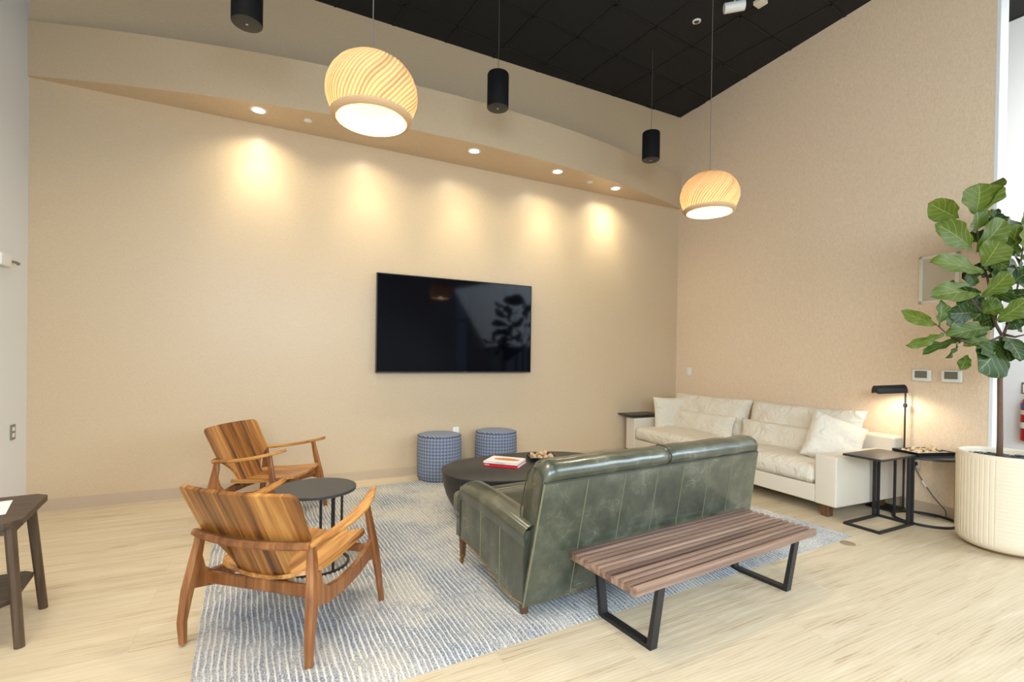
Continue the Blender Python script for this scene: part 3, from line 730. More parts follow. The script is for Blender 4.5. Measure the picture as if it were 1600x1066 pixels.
# ------------------------------------------------------------------ armchairs
def smoothstep(a, b, x):
    t = max(0, min(1, (x-a)/(b-a))); return t*t*(3-2*t)
def make_armchair(loc, rz, lab):
    t = thing('armchair', lab, 'armchair', loc, rz, 'teak lounge armchairs')
    for s in (-1, 1):
        MB().tube([(s*.338, -.322, 0), (s*.342, -.325, .10), (s*.335, -.305, .24), (s*.322, -.28, .36), (s*.308, -.268, .46), (s*.305, -.268, .505)], 0,
                  flat=[(.030, .034), (.036, .044), (.042, .058), (.040, .062), (.034, .05), (.03, .042)], upv=(0, 1, 0)).build('rear_leg', M['teakleg'], t)
        MB().tube([(s*.352, .285, 0), (s*.345, .262, .15), (s*.336, .235, .30), (s*.322, .205, .45), (s*.312, .18, .577)], 0,
                  flat=[(.024, .032), (.026, .044), (.03, .056), (.028, .046), (.024, .034)], upv=(0, 1, 0)).build('front_leg', M['teakleg'], t)
        poly = [(-.305, .20), (-.285, .245), (-.25, .235), (-.18, .215), (-.05, .215), (.08, .235), (.17, .265), (.232, .255), (.25, .33), (.225, .415), (.205, .372), (.15, .335), (.05, .297), (-.08, .28), (-.18, .29), (-.225, .325), (-.245, .39), (-.285, .37)]
        MB().prism(poly, 'X', s*.326-.013, s*.326+.013).build('side_rail', M['teakleg'], t)
        # arm: flat shaped board
        ap = [(.306, -.292, .513), (.318, -.24, .515), (.332, -.15, .526), (.342, -.02, .545), (.338, .10, .568), (.318, .20, .592), (.300, .262, .608), (.292, .302, .622)]
        ws = [.034, .04, .052, .062, .062, .05, .036, .016]
        MB().tube([(s*x, y, z) for x, y, z in ap], 0, flat=[(w_, .022) for w_ in ws]).build('armrest', M['teakY'], t)
    # back rail
    bp = []
    for i in range(15):
        u = -1+2*i/14; bp.append((u*.312, -.287-.055*(1-u*u), .513))
    MB().tube(bp, 0, flat=(.036, .036)).build('back_rail', M['teakleg'], t)
    # cross rails
    MB().tube([(-.322, -.20, .262), (-.2, -.215, .272), (0, -.22, .275), (.2, -.215, .272), (.322, -.20, .262)], 0, flat=(.024, .06)).build('cross_rail', M['teakleg'], t)
    MB().tube([(-.33, .20, .315), (0, .205, .318), (.33, .20, .315)], 0, flat=(.024, .045)).build('cross_rail', M['teakleg'], t)
    # seat
    def seat(u, v):
        y = -.225+.485*v; hw = .272
        k = smoothstep(0, .22, v); hw *= (.72+.28*math.sqrt(max(0, 1-(1-k)**2)))
        if v > .93: hw *= 1-.25*((v-.93)/.07)**2*.25
        x = (2*u-1)*hw
        z = .312+.048*v+.035*(abs(2*u-1))**2.2-.012*math.sin(PI*v)
        return (x, y, z)
    MB().grid(seat, 20, 20, thick=.018).build('seat', M['teakY'], t, 50)
    # backrest
    def back(u, v):
        z = .285+.478*v
        if v < .48:
            k = v/.48; hw = .135+.16*k**2.6
        else: hw = .295+.014*(v-.48)/.52
        if v > .93:
            q = (v-.93)/.07; hw -= .03*(1-math.sqrt(max(0, 1-q*q)))
        x = (2*u-1)*hw
        y = -.185-.115*min(1, v/.48)-.13*max(0, v-.48)/.52
        y += .05*(x/.3)**2
        return (x, y, z)
    MB().grid(back, 22, 26, thick=.020).build('backrest', M['teak'], t, 50)
    return t
# local +y is the facing direction
make_armchair((.121, 2.72, RZ-.002), .864-PI/2, 'near teak armchair seen from behind, back turned to the viewer')
make_armchair((.038, 4.49, RZ-.002), -.593-PI/2, 'far teak armchair by the tan wall, facing the coffee table')

# ------------------------------------------------------------------ round side table
t = thing('side_table', 'low round dark metal side table between the two armchairs', 'side table', (.287, 3.358, RZ-.002))
MB().lathe([(.0001, .478), (.235, .478), (.243, .481), (.245, .497), (.243, .5), (.0001, .5)], 64).build('tabletop', M['steel'], t)
for a in (.55, .95, 2.65, 3.05, 4.75, 5.15):
    MB().tube([(.20*math.cos(a), .20*math.sin(a), .478), (.20*math.cos(a), .20*math.sin(a), .006)], .0085, 10).build('leg', M['black'], t)
MB().lathe([(.192, 0), (.208, 0), (.208, .012), (.192, .012), (.192, 0)], 48, cap=False).build('base_ring', M['black'], t)

# ------------------------------------------------------------------ coffee table
t = thing('coffee_table', 'large dark oval coffee table with hammered drum base', 'coffee table', (2.10, 3.80, RZ-.002), .03)
def sup(a, p=2.25):
    c, s_ = math.cos(a), math.sin(a); return (math.copysign(abs(c)**(2/p), c), math.copysign(abs(s_)**(2/p), s_))
def ovalstack(prof, n=96, A=.80, B=.50):
    mb = MB(); v = []; f = []
    for k, z in prof:
        for i in range(n):
            x, y = sup(2*PI*i/n); v.append((x*(A+k), y*(B+k), z))
    for j in range(len(prof)-1):
        for i in range(n): f.append((j*n+i, j*n+(i+1) % n, (j+1)*n+(i+1) % n, (j+1)*n+i))
    f.append(tuple(range(n))[::-1]); f.append(tuple(range((len(prof)-1)*n, len(prof)*n)))
    return mb.add(v, f)
ovalstack([(-.004, .384), (.0, .388), (.0, .397), (-.004, .40)]).build('tabletop', M['coffee'], t)
ovalstack([(-.20, 0), (-.175, .012), (-.125, .06), (-.08, .12), (-.045, .19), (-.02, .27), (-.007, .34), (-.005, .384)]).build('drum_base', M['coffeebase'], t)
CZ = RZ-.002+.40

# books
def book(lab, loc, rz, w_, d_, h_, cov, spine_print=None, picture=False):
    t = thing('book', lab, 'book', loc, rz)
    mb = MB()
    mb.box((0, 0, .0015), (w_, d_, .003)); mb.box((0, 0, h_-.0015), (w_, d_, .003)); mb.box((0, -d_/2+.0015, h_/2), (w_, .003, h_))
    mb.build('cover', cov, t)
    MB().box((0, .002, h_/2), (w_-.008, d_-.008, h_-.006)).build('pages', M['paper'], t)
    if picture:
        pb = MB(); n = 28
        pts = [(-.10+.23*i/n, .03+.030*math.sin(i/n*PI)+.006*math.sin(i*1.9)) for i in range(n+1)]
        lo = [(x, y-.045-.05*math.sin((x+.10)/.23*PI)) for x, y in pts][::-1]
        pb.prism(pts+lo, 'Z', h_, h_+.0006); pb.build('cover_picture', M['food'], t)
    if spine_print:
        tc = bpy.data.curves.new('spine_lettering', 'FONT'); tc.body = spine_print; tc.size = h_*.62; tc.extrude = .0002; tc.align_x = 'CENTER' if len(spine_print) > 6 else 'LEFT'; tc.align_y = 'CENTER'
        to = bpy.data.objects.new('tmp', tc); C.objects.link(to)
        bpy.context.view_layer.update()
        me = bpy.data.meshes.new_from_object(to.evaluated_get(bpy.context.evaluated_depsgraph_get()))
        bpy.data.objects.remove(to); me.name = 'spine_lettering'; me.materials.clear()
        me.materials.append(M['ink'] if picture else M['cover'])
        so = bpy.data.objects.new('spine_lettering', me); C.objects.link(so); so.parent = t
        so.location = (0 if len(spine_print) > 6 else -w_/2+.015, -d_/2-.0005, h_/2); so.rotation_euler = (PI/2, 0, 0)
    return t
bk = math.atan2(-.235, .225)
book('red book under the white one on the coffee table', (1.897, 3.87, CZ), -.80, .32, .25, .026, M['redbook'], 'PIZZA')
book('white cookbook with a food picture, on top of the red book', (1.897, 3.873, CZ+.0262), -.795, .315, .248, .017, M['cover'], 'A cooking collection', True)

# square tray with shells
def tray(lab, loc, rz, w_, d_, h_):
    t = thing('tray', lab, 'tray', loc, rz)
    MB().box((0, 0, .003), (w_, d_, .006)).build('bottom', M['traywood'], t)
    mb = MB()
    for s in (-1, 1):
        mb.prism([(s*(w_/2-.012), .004), (s*(w_/2-.002), .004), (s*(w_/2+.012), h_), (s*(w_/2+.004), h_)], 'Y', -d_/2-.008, d_/2+.008)
        mb.prism([(s*(d_/2-.012), .004), (s*(d_/2-.002), .004), (s*(d_/2+.012), h_), (s*(d_/2+.004), h_)], 'X', -w_/2-.008, w_/2+.008)
    mb.build('rim', M['traywood'], t); return t
TX, TY = 2.31, 3.92
tray('square black tray of shells on the coffee table', (TX, TY, CZ), -.35, .24, .24, .04)
def make_shell():
    mb = MB(); v = []; f = []; n = 12; K = 30
    for k in range(K+1):
        s = k/K; a = s*PI*5; R_ = .018*(1-s)**.9; zz = .035*s; tr = .0135*(1-s)**.9+.0012
        cx, cy = R_*math.cos(a), R_*math.sin(a)
        for i in range(n):
            b_ = 2*PI*i/n
            rr = tr*(1+.06*math.cos(b_*4)); v.append((cx+rr*math.cos(b_)*math.cos(a), cy+rr*math.cos(b_)*math.sin(a), zz+rr*math.sin(b_)))
    for k in range(K):
        for i in range(n): f.append((k*n+i, k*n+(i+1) % n, (k+1)*n+(i+1) % n, (k+1)*n+i))
    f.append(tuple(range(n))[::-1]); f.append(tuple(range(K*n, K*n+n)))
    return mb.add(v, f)
sh = make_shell().build('decorative_shell', M['shell'], None, 180)
k = 0
for ix in range(4):
    for iy in range(4):
        if (ix, iy) in ((0, 0), (3, 3)): continue
        o = sh if k == 0 else sh.copy()
        if k: C.objects.link(o)
        lx, ly = (ix-1.5)*.054, (iy-1.5)*.054
        o.location = (TX+lx*math.cos(-.35)-ly*math.sin(-.35), TY+lx*math.sin(-.35)+ly*math.cos(-.35), CZ+.024)
        o.rotation_euler = (random.uniform(-.9, .9), random.uniform(-.9, .9), random.uniform(0, 6))
        tag(o, 'small striped shell heaped in the black tray on the coffee table', 'shell', 'shells in the coffee table tray'); k += 1
for k2 in range(3):
    o = sh.copy(); C.objects.link(o); o.location = (TX+random.uniform(-.03, .03)+.04*(k2-1), TY+.02*(k2-1), CZ+.055); o.rotation_euler = (random.uniform(-1, 1), .6, k2*2)
    tag(o, 'small striped shell heaped in the black tray on the coffee table', 'shell', 'shells in the coffee table tray')

# ------------------------------------------------------------------ poufs
def make_pouf(loc, lab):
    t = thing('pouf', lab, 'pouf', loc, 0, 'houndstooth poufs')
    n = 72
    def skin(prof, uvf, name, closed_top=False):
        mb = MB(); v = []; f = []; uv = []
        for j, (r, z) in enumerate(prof):
            for i in range(n+1):
                a = 2*PI*i/n; v.append((r*math.cos(a), r*math.sin(a), z)); uv.append(uvf(a, r, z))
        for j in range(len(prof)-1):
            for i in range(n): f.append((j*(n+1)+i, j*(n+1)+i+1, (j+1)*(n+1)+i+1, (j+1)*(n+1)+i))
        mb.add(v, f); mb.uv = uv; return mb.build(name, M['hound'], t, 60)
    skin([(.225, .004), (.238, .02), (.244, .08), (.247, .25), (.246, .42), (.240, .468), (.236, .478)], lambda a, r, z: (a*.2464, z), 'side_cover')
    skin([(.236, .478), (.225, .488), (.19, .497), (.12, .503), (.0005, .505)], lambda a, r, z: (r*math.cos(a), r*math.sin(a)), 'top_cover')
    MB().lathe([(.235, .474), (.241, .478), (.235, .484), (.231, .478), (.235, .474)], 72, cap=False).build('piping', M['piping'], t, 180)
    MB().lathe([(.0001, 0), (.222, 0), (.226, .006)], 48).build('base', M['black'], t)
    return t
make_pouf((1.715, 5.175, .012), 'left blue grey houndstooth pouf, standing at the rug edge')
make_pouf((2.415, 5.180, .012), 'right blue grey houndstooth pouf, behind the coffee table')

# ------------------------------------------------------------------ green leather sofa
t = thing('leather_sofa', 'olive green leather sofa seen from behind, on the rug', 'sofa', (1.185, 2.19, RZ-.002), .08)
SW, SD = 1.90, .80
# side panels with curved lower edge and armrest rolls
def side_poly(front=.80):
    lo = [(0, .078), (.10, .066), (.22, .075), (.36, .115), (.50, .155), (.64, .175), (.76, .178)]
    up_ = [(.76, .50), (.74, .525), (.0, .46)]
    return lo+up_
for s in (0, 1):
    xo = 0 if s == 0 else SW; d_ = 1 if s == 0 else -1
    mb = MB()
    mb.prism(side_poly(), 'X', xo, xo+d_*.145)
    mb.build('side_panel', M['leather'], t)
    # padded arm: grid section swept along depth
    def arm(u, v):
        y = -.02+.80*v
        top = .50+.055*v+.012*math.sin(PI*v)
        if v > .92: top -= .05*((v-.92)/.08)**2
        a = PI*(1.16-1.32*u)
        cx = .078; x = cx+.092*math.cos(a); z = top-.058+.058*math.sin(a)-(.03 if u in (0, 1) else 0)
        return (xo+d_*x, y, z)
    mb = MB(); mb.grid(arm, 16, 24)
    # front cap
    cap = [Vector(arm(i/16, 1)) for i in range(17)]; cc = sum(cap, Vector())/17+Vector((0, .012, 0))
    mb.add([cc]+cap, [(0, i, i+1) for i in range(1, 17)])
    mb.build('armrest', M['leather'], t, 70)
    # welts on the outer side
    for yy in (.24, .47):
        zt = .455+.055*yy; zb = {.24: .082, .47: .148}[yy]
        MB().tube([(xo-d_*.001, yy, zb), (xo-d_*.001, yy, zt)], .0032, 6).build('seam', M['seam'], t)
    MB().tube([(xo-d_*.003, y_, .445+.055*(y_/.8)+.012*math.sin(PI*y_/.8)) for y_ in [i*.74/14 for i in range(15)]]+[(xo-d_*.003, .752, .46), (xo-d_*.003, .757, .40), (xo-d_*.002, .757, .19)], .0038, 6).build('seam', M['seamdark'], t)
    # front arm post
    v_, f_ = rbox((.15, .035, .34), .014, 3)
    MB().add(v_, f_, Matrix.Translation((xo+d_*.077, .765, .345))).build('arm_front', M['leather'], t)
# back: raked slab with rolled top
LEAN = -.115
def rk(z): return LEAN*(z-.07)/.68
def back_outer(u, v):
    x = .0+SW*u+ (.045*(1-2*u))*v; z = .07+.66*v
    return (x, rk(z)-.004*math.sin(PI*u)*0, z)
mb = MB(); mb.grid(back_outer, 24, 12, thick=.02)
mb.build('back_panel', M['leather'], t)
# back cushion body (two halves): profile in y-z swept along x
BT = .80
prof = [(-.002, .09), (-.112, .735), (-.135, .755), (-.142, .785), (-.125, .818), (-.085, .838), (-.035, .838), (.01, .812), (.045, .76), (.08, .64), (.11, .50), (.13, .40), (.14, .30)]
for s in (0, 1):
    xa, xb = (.045, SW/2) if s == 0 else (SW/2, SW-.045)
    mb = MB(); n = 26; v = []; f = []
    for i in range(n+1):
        u = i/n; x = xa+(xb-xa)*u
        e = min(u, 1-u)*(xb-xa)
        k_ = 1 if e > .05 else .80+.20*math.sqrt(1-(1-e/.05)**2)
        seamk = 1 if (e > .03 or (s == 0 and u < .5) or (s == 1 and u > .5)) else .955+.045*math.sqrt(max(0, 1-(1-e/.03)**2))
        kk = min(k_, seamk) if not ((s == 0 and u > .5) or (s == 1 and u < .5)) else seamk
        for y, z in prof:
            wob = .004*noise.noise((x*9, z*9, s))
            cy, cz = -.03, .60
            v.append((x, cy+(y-cy)*kk+wob, cz+(z-cz)*(kk if z > .6 else 1)+wob))
    m_ = len(prof)
    for i in range(n):
        for j in range(m_-1): f.append((i*m_+j, (i+1)*m_+j, (i+1)*m_+j+1, i*m_+j+1))
    f.append(tuple(range(m_))); f.append(tuple(range(n*m_, (n+1)*m_))[::-1])
    mb.add(v, f); mb.build('back_cushion', M['leather'], t, 60)
# side wings of the back, facing out, edged by a dark welt
for s in (0, 1):
    xo = .043 if s == 0 else SW-.043; d_ = 1 if s == 0 else -1
    poly = [(-.058, .465), (-.105, .735), (-.108, .765), (-.088, .790), (-.055, .800), (-.015, .792), (.02, .76), (.055, .66), (.085, .56), (.09, .52), (.07, .50)]
    MB().tube([(xo-d_*.006, y, z) for y, z in poly], .004, 6).build('seam', M['seamdark'], t)
# vertical panel seams on the back
for i, xs in enumerate((.30, .585, .86, 1.10, 1.36, 1.60)):
    u = xs/SW; pb, ptop = back_outer(u, .02), back_outer(u, .985)
    MB().tube([(pb[0], pb[1]-.0105, pb[2]), (ptop[0], ptop[1]-.0105, ptop[2])], .003, 6).build('seam', M['seam'], t)
for xs in (.0, 1.0):
    pb, pm, ptop = back_outer(xs, 0), back_outer(xs, .5), back_outer(xs, 1)
    MB().tube([(p[0], p[1]-.008, p[2]) for p in (pb, pm, ptop)], .005, 6).build('seam', M['seam'], t)
MB().tube([(back_outer(u/20, 1)[0], back_outer(u/20, 1)[1]-.010, .731) for u in range(21)], .0045, 6).build('seam', M['seamdark'], t)
MB().tube([(SW/2, y-.002, z+.002) for y, z in prof[1:9]], .004, 6).build('seam', M['seamdark'], t)
# nail head trim along the lower edge
mb = MB()
for i in range(150):
    x = .01+(SW-.02)*i/149
    mb.lathe([(.0001, .004), (.003, .003), (.0045, 0)], 6, Matrix.Translation((x, back_outer(x/SW, 0)[1]-.010, .078)) @ Matrix.Rotation(PI/2, 4, 'X'), cap=False)
lo = side_poly()[:7]
for a in range(6):
    (ya, za), (yb, zb) = lo[a], lo[a+1]; n = max(2, int(math.hypot(yb-ya, zb-za)/.0127))
    for q in range(n):
        y, z = ya+(yb-ya)*q/n, za+(zb-za)*q/n
        mb.lathe([(.0001, .004), (.003, .003), (.0045, 0)], 6, Matrix.Translation((-.001, y, z+.008)) @ Matrix.Rotation(-PI/2, 4, 'Y'), cap=False)
nh = mb.build('nail_trim', M['brass'], t); nh['kind'] = 'stuff'; nh['label'] = 'row of small brass nail heads'
# seat base and cushions
MB().box((SW/2, .40, .20), (SW-.28, .72, .16)).build('seat_frame', M['leather'], t)
MB().prism([(0.0, .185), (SW, .185), (SW, .305), (0.0, .305)], 'Y', .755, .815).build('front_apron', M['leather'], t)
for s in (0, 1):
    w_ = SW/2-.155
    v_, f_ = rbox((w_-.006, .66, .15), .045, 4, 6)
    mb = MB().add([(x, y, z+.02*max(0, (1-(2*x/w_)**2)*(1-(2*y/.66)**2))) for x, y, z in v_], f_, Matrix.Translation((.155+w_/2+s*w_, .44, .385)))
    # T front that wraps before the arm
    v2, f2 = rbox((.165, .11, .145), .035, 4, 2)
    mb.add(v2, f2, Matrix.Translation((.083 if s == 0 else SW-.083, .835, .385)))
    v3, f3 = rbox((w_-.004, .14, .145), .04, 4, 2)
    mb.add(v3, f3, Matrix.Translation((.155+w_/2+s*w_, .82, .385)))
    mb.build('seat_cushion', M['leather'], t, 80)
# legs
for x, y in ((.05, .07), (SW-.05, .07)):
    MB().tube([(x, y, .10), (x, y-.012, .0)], 0, flat=[(.05, .05), (.04, .04)], upv=(0, 1, 0)).build('leg', M['sofaleg'], t)
for x, y in ((.0+.035, .785), (SW-.035, .785)):
    L_ = MB().tube([(x, y, .20), (x, y, .045)], 0, flat=[(.05, .05), (.032, .032)], upv=(0, 1, 0)).build('leg', M['sofaleg'], t)
    cb = MB().lathe([(.019, .062), (.019, .045), (.012, .038), (.01, .03)], 16, Matrix.Translation((x, y, 0)))
    cb.lathe([(.006, -.009), (.016, -.008), (.018, 0), (.016, .008), (.006, .009)], 18, Matrix.Translation((x-.008, y, .018)) @ Matrix.Rotation(PI/2, 4, 'Y'))
    cb.build('caster', M['brass'], L_)

# ------------------------------------------------------------------ slatted bench
t = thing('slatted_bench', 'walnut slat bench with black trapezoid legs behind the leather sofa', 'bench', (1.468, 1.650, 0), .082)
BL, BW, BH = 1.524, .472, .356
w_, g_ = .0225, (.472-12*.0225)/11
for i in range(12):
    y = w_/2+i*(w_+g_)
    MB().box((BL/2, y, BH-.02), (BL, w_, .040), bev=.0015).build('slat', M['walnut'], t)
for x in (.012, BL/2, BL-.012):
    mb = MB().box((x, BW/2, BH-.038), (.022 if x != BL/2 else .03, BW-.004, .006))
    for i in range(11): mb.box((x, w_+g_/2+i*(w_+g_), BH-.024), (.022 if x != BL/2 else .03, g_+.001, .026))
    mb.build('cross_bar', M['walnut'], t)

for x in (.18, BL/2, BL-.18): MB().box((x, BW/2, BH-.046), (.03, BW-.04, .014)).build('batten', M['walnut'], t)
for x in (.178, 1.332):
    mb = MB(); q = .020
    a0, a1, b0, b1, zt = .055, BW-.055, .012, BW-.012, BH-.053
    pts = [(b0, zt), (b0+q*1.05, zt), (a0+q*1.05, q), (a1-q*1.05, q), (b1-q*1.05, zt), (b1, zt), (a1, 0), (a0, 0)]
    # frame as quads
    o_ = [(b0, zt), (a0, 0), (a1, 0), (b1, zt)]; i_ = [(b0+q*1.05, zt), (a0+q*1.2, q), (a1-q*1.2, q), (b1-q*1.05, zt)]
    for k in range(3): mb.prism([o_[k], o_[k+1], i_[k+1], i_[k]], 'X', x-.023, x+.023)
    mb.prism([(b0, zt), (b1, zt), (b1, zt+.006), (b0, zt+.006)], 'X', x-.023, x+.023)
    mb.build('leg', M['black'], t, 20)

# ------------------------------------------------------------------ cushions
def pillow_mb(w_, h_, th, seed=0, n=26, wr=.010, pw=.42):
    """knife-edge pillow in the x-z plane, thickness along y"""
    mb = MB(); v = []; f = []
    def pt(u, v_, s):
        a, b = 2*u-1, 2*v_-1
        ex = 1-.07*(1-a*a)*(abs(b)**3); ez = 1-.07*(1-b*b)*(abs(a)**3)
        x = a*w_/2*(1-.06*(1-b*b)); z = b*h_/2*(1-.06*(1-a*a))
        prof = max(0, (1-a**4)*(1-b**4))**pw
        y = s*(th/2)*prof
        edge = (1-max(abs(a), abs(b)))
        y += wr*prof*noise.noise((x*7+seed, z*7, s*2+seed))*1.6+wr*.8*(1-edge)*prof*noise.noise((x*26+seed, z*26, seed))
        return (x, y, z)
    W_ = n+1
    for s in (-1, 1):
        for j in range(n+1):
            for i in range(n+1): v.append(pt(i/n, j/n, s))
    N0 = W_*W_
    for j in range(n):
        for i in range(n):
            q = (j*W_+i, j*W_+i+1, (j+1)*W_+i+1, (j+1)*W_+i)
            f.append(q); f.append(tuple(k+N0 for k in q)[::-1])
    return mb.add(v, f)
def cushion_box(w_, d_, h_, r, puff, seed, sub=14, wr=.008):
    v, f = rbox((w_, d_, h_), r, 4, sub); out = []
    for p in v:
        a, b, c = 2*p.x/w_, 2*p.y/d_, 2*p.z/h_
        k = max(0, (1-a*a))*max(0, (1-b*b))
        kf = max(0, 1-a*a)*max(0, 1-c*c)
        z = p.z+(puff*k*(1 if c > 0 else -.2))+wr*noise.noise((p.x*5+seed, p.y*5, c))+wr*.4*noise.noise((p.x*19+seed, p.y*8, c*2))
        y = p.y+(puff*.5*kf*(1 if b > 0 else -1))+wr*.5*noise.noise((p.x*7+seed, p.z*9, 5))
        out.append((p.x, y, z))
    return out, f

# ------------------------------------------------------------------ pale sofa: local x along the wall (towards the corner), y = away from the wall
SF = thing('fabric_sofa', 'long oatmeal linen sofa against the beige wall', 'sofa', (rwall(2.43)-1.045, 2.43, 0), -RA)
# object frame: +y runs along the wall to the corner, +x towards the wall
SLN, SDP, AW, AH = 2.90, .99, .19, .553
def rb(parent, name, c, d, r, mat, k=3, T=None):
    v, f = rbox(d, r, k, 2); X = Matrix.Translation(c)
    return MB().add(v, f, (X @ T) if T else X).build(name, mat, parent, 50)
for y in (AW/2, SLN-AW/2): rb(SF, 'arm', (SDP/2, y, (.115+AH)/2), (SDP, AW, AH-.115), .012, M['linenframe'])
rb(SF, 'base', (SDP/2, SLN/2, .195), (SDP-.006, SLN-2*AW, .155), .012, M['linenframe'])
rb(SF, 'back_frame', (SDP-.05, SLN/2, .405), (.16, SLN-.03, .56), .03, M['linenframe'])
for y in (.14, SLN-.26):
    for x in (.10, SDP-.12): rb(SF, 'leg', (x, y, .058), (.07, .07, .116), .004, M['sofaleg'])
sl = (SLN-2*AW)/2
for s in (0, 1):
    yc = AW+sl*(s+.5)
    v, f = cushion_box(sl-.012, .83, .165, .06, .035, 3+s)
    X = Matrix.Translation((.40, yc, .355)) @ Matrix.Rotation(PI/2, 4, 'Z')
    MB().add(v, f, X).build('seat_cushion', M['linen'], SF, 180)
    mb = pillow_mb(sl+.0, .50, .27, 11+s, 34, .016, .34)
    X = Matrix.Translation((.70, yc, .66)) @ Matrix.Rotation(PI/2, 4, 'Z') @ Matrix.Rotation(.24, 4, 'X')
    MB().add(mb.v, mb.f, X).build('back_cushion', M['linen'], SF, 180)
def put_pillow(name, lab, cat, lx, ly, z, w_, h_, th, rz, tilt, seed, roll=0, group=None):
    base = SF.location; c_, s_ = math.cos(-RA), math.sin(-RA)
    loc = (base[0]+lx*c_-ly*s_, base[1]+lx*s_+ly*c_, z)
    mb = pillow_mb(w_, h_, th, seed, 30, .012)
    X = Matrix.Rotation(rz-RA, 4, 'Z') @ Matrix.Rotation(tilt, 4, 'X') @ Matrix.Rotation(roll, 4, 'Y')
    o = MB().add(mb.v, mb.f, X).build(name, M['linen'], None, 180, loc=loc)
    return tag(o, lab, cat, group)
put_pillow('lumbar_pillow', 'long oatmeal lumbar pillow on the far half of the pale sofa', 'pillow', .53, AW+sl*1.52, .55, sl*.93, .30, .19, PI/2, .22, 21, group='lumbar pillows on the pale sofa')
put_pillow('lumbar_pillow', 'long oatmeal lumbar pillow on the near half of the pale sofa', 'pillow', .53, AW+sl*.52, .55, sl*.95, .30, .19, PI/2, .22, 25, group='lumbar pillows on the pale sofa')
put_pillow('throw_pillow', 'square oatmeal throw pillow upright at the far arm', 'pillow', .47, SLN-AW-.19, .625, .50, .46, .17, -.30, -.16, 31, group='square throw pillows on the pale sofa')
put_pillow('throw_pillow', 'square oatmeal throw pillow slumped over the near arm', 'pillow', .50, AW+.15, .605, .49, .49, .18, -.62, -.42, 37, .40, group='square throw pillows on the pale sofa')

# ------------------------------------------------------------------ C-shaped side tables
def make_ctable(loc, rz, lab, rows=None):
    t = thing('side_table', lab, 'side table', loc, rz, 'rectangular black C-shaped tables')
    LX, LY, HZ = .52, .275, .60
    MB().box((LX/2, LY/2, HZ-.009), (LX+.02, LY+.02, .018), bev=.002).build('tabletop', M['blackmetal'], t)
    q = .02
    mb = MB()
    mb.box((LX/2, q/2, q/2), (LX, q, q)); mb.box((LX/2, LY-q/2, q/2), (LX, q, q)); mb.box((q/2, LY/2, q/2), (q, LY-2*q, q)); mb.box((LX-q/2, LY/2, q/2), (q, LY-2*q, q))
    mb.build('base_frame', M['black'], t)
    for x in (LX-q/2, LX-.075):
        for y in (rows or (q/2, LY-q/2)): MB().box((x, y, HZ/2), (q, q, HZ-.036)).build('post', M['black'], t)
    return t
ct = make_ctable((4.368, 2.098, 0), 0, 'rectangular black side table next to the near sofa arm')
c2 = make_ctable((4.45, 5.155, 0), 0, 'black side table with its top showing over the far sofa arm', (.265,))

# ------------------------------------------------------------------ round lamp table, lamp, tray
LT = thing('round_side_table', 'round black ring-frame table in front of the wall outlet', 'side table', (5.135, 2.125, 0))
MB().lathe([(.0001, .558), (.232, .558), (.24, .562), (.24, .578), (.236, .582), (.0001, .582)], 56).build('tabletop', M['blackmetal'], LT)
def ringmb(r, z, th=.018, n=48):
    return MB().lathe([(r-th/2, z), (r+th/2, z), (r+th/2, z+th), (r-th/2, z+th), (r-th/2, z)], n, cap=False)
ringmb(.222, 0).build('base_ring', M['black'], LT)
for a in (-.75, 2.35): MB().tube([(.222*math.cos(a), .222*math.sin(a), .01), (.222*math.cos(a), .222*math.sin(a), .558)], 0, flat=(.02, .02), upv=(0, 1, 0)).build('post', M['black'], LT)
TRX, TRY, TRZ = 5.10, 2.13, .582
tray('long black tray of wood pieces on the round table', (TRX, TRY, TRZ), -.30, .36, .22, .035)
def chunk_mb(seed):
    v, f = rbox((.055, .026, .020), .008, 2, 2)
    return MB().add([(x*(1+.3*noise.noise((x*40, seed, 0))), y*(1+.5*noise.noise((x*30, y*40, seed)))+.006*math.sin(x*70+seed), z+.006*noise.noise((x*40, y*40, seed*2))) for x, y, z in v], f)
chs = [chunk_mb(i*3.1).build('driftwood_piece', M['chunk'], None, 70) for i in range(4)]
k = 0
for ix in range(6):
    for iy in range(4):
        o = chs[k] if k < 4 else chs[k % 4].copy()
        if k >= 4: C.objects.link(o)
        lx, ly = (ix-2.5)*.054, (iy-1.5)*.046; a = -.30
        o.location = (TRX+lx*math.cos(a)-ly*math.sin(a), TRY+lx*math.sin(a)+ly*math.cos(a), TRZ+.022+.012*((ix*iy) % 3))
        o.rotation_euler = (random.uniform(-.4, .4), random.uniform(-.5, .5), random.uniform(0, 6))
        tag(o, 'pale wood piece heaped in the tray on the round table', 'wood piece', 'wood pieces in the long tray'); k += 1
o = chs[2].copy(); C.objects.link(o); o.location = (5.145, 2.10, TRZ+.058); o.rotation_euler = (.1, 1.35, .6)
tag(o, 'pale wood piece standing upright in the tray on the round table', 'wood piece', 'wood pieces in the long tray')

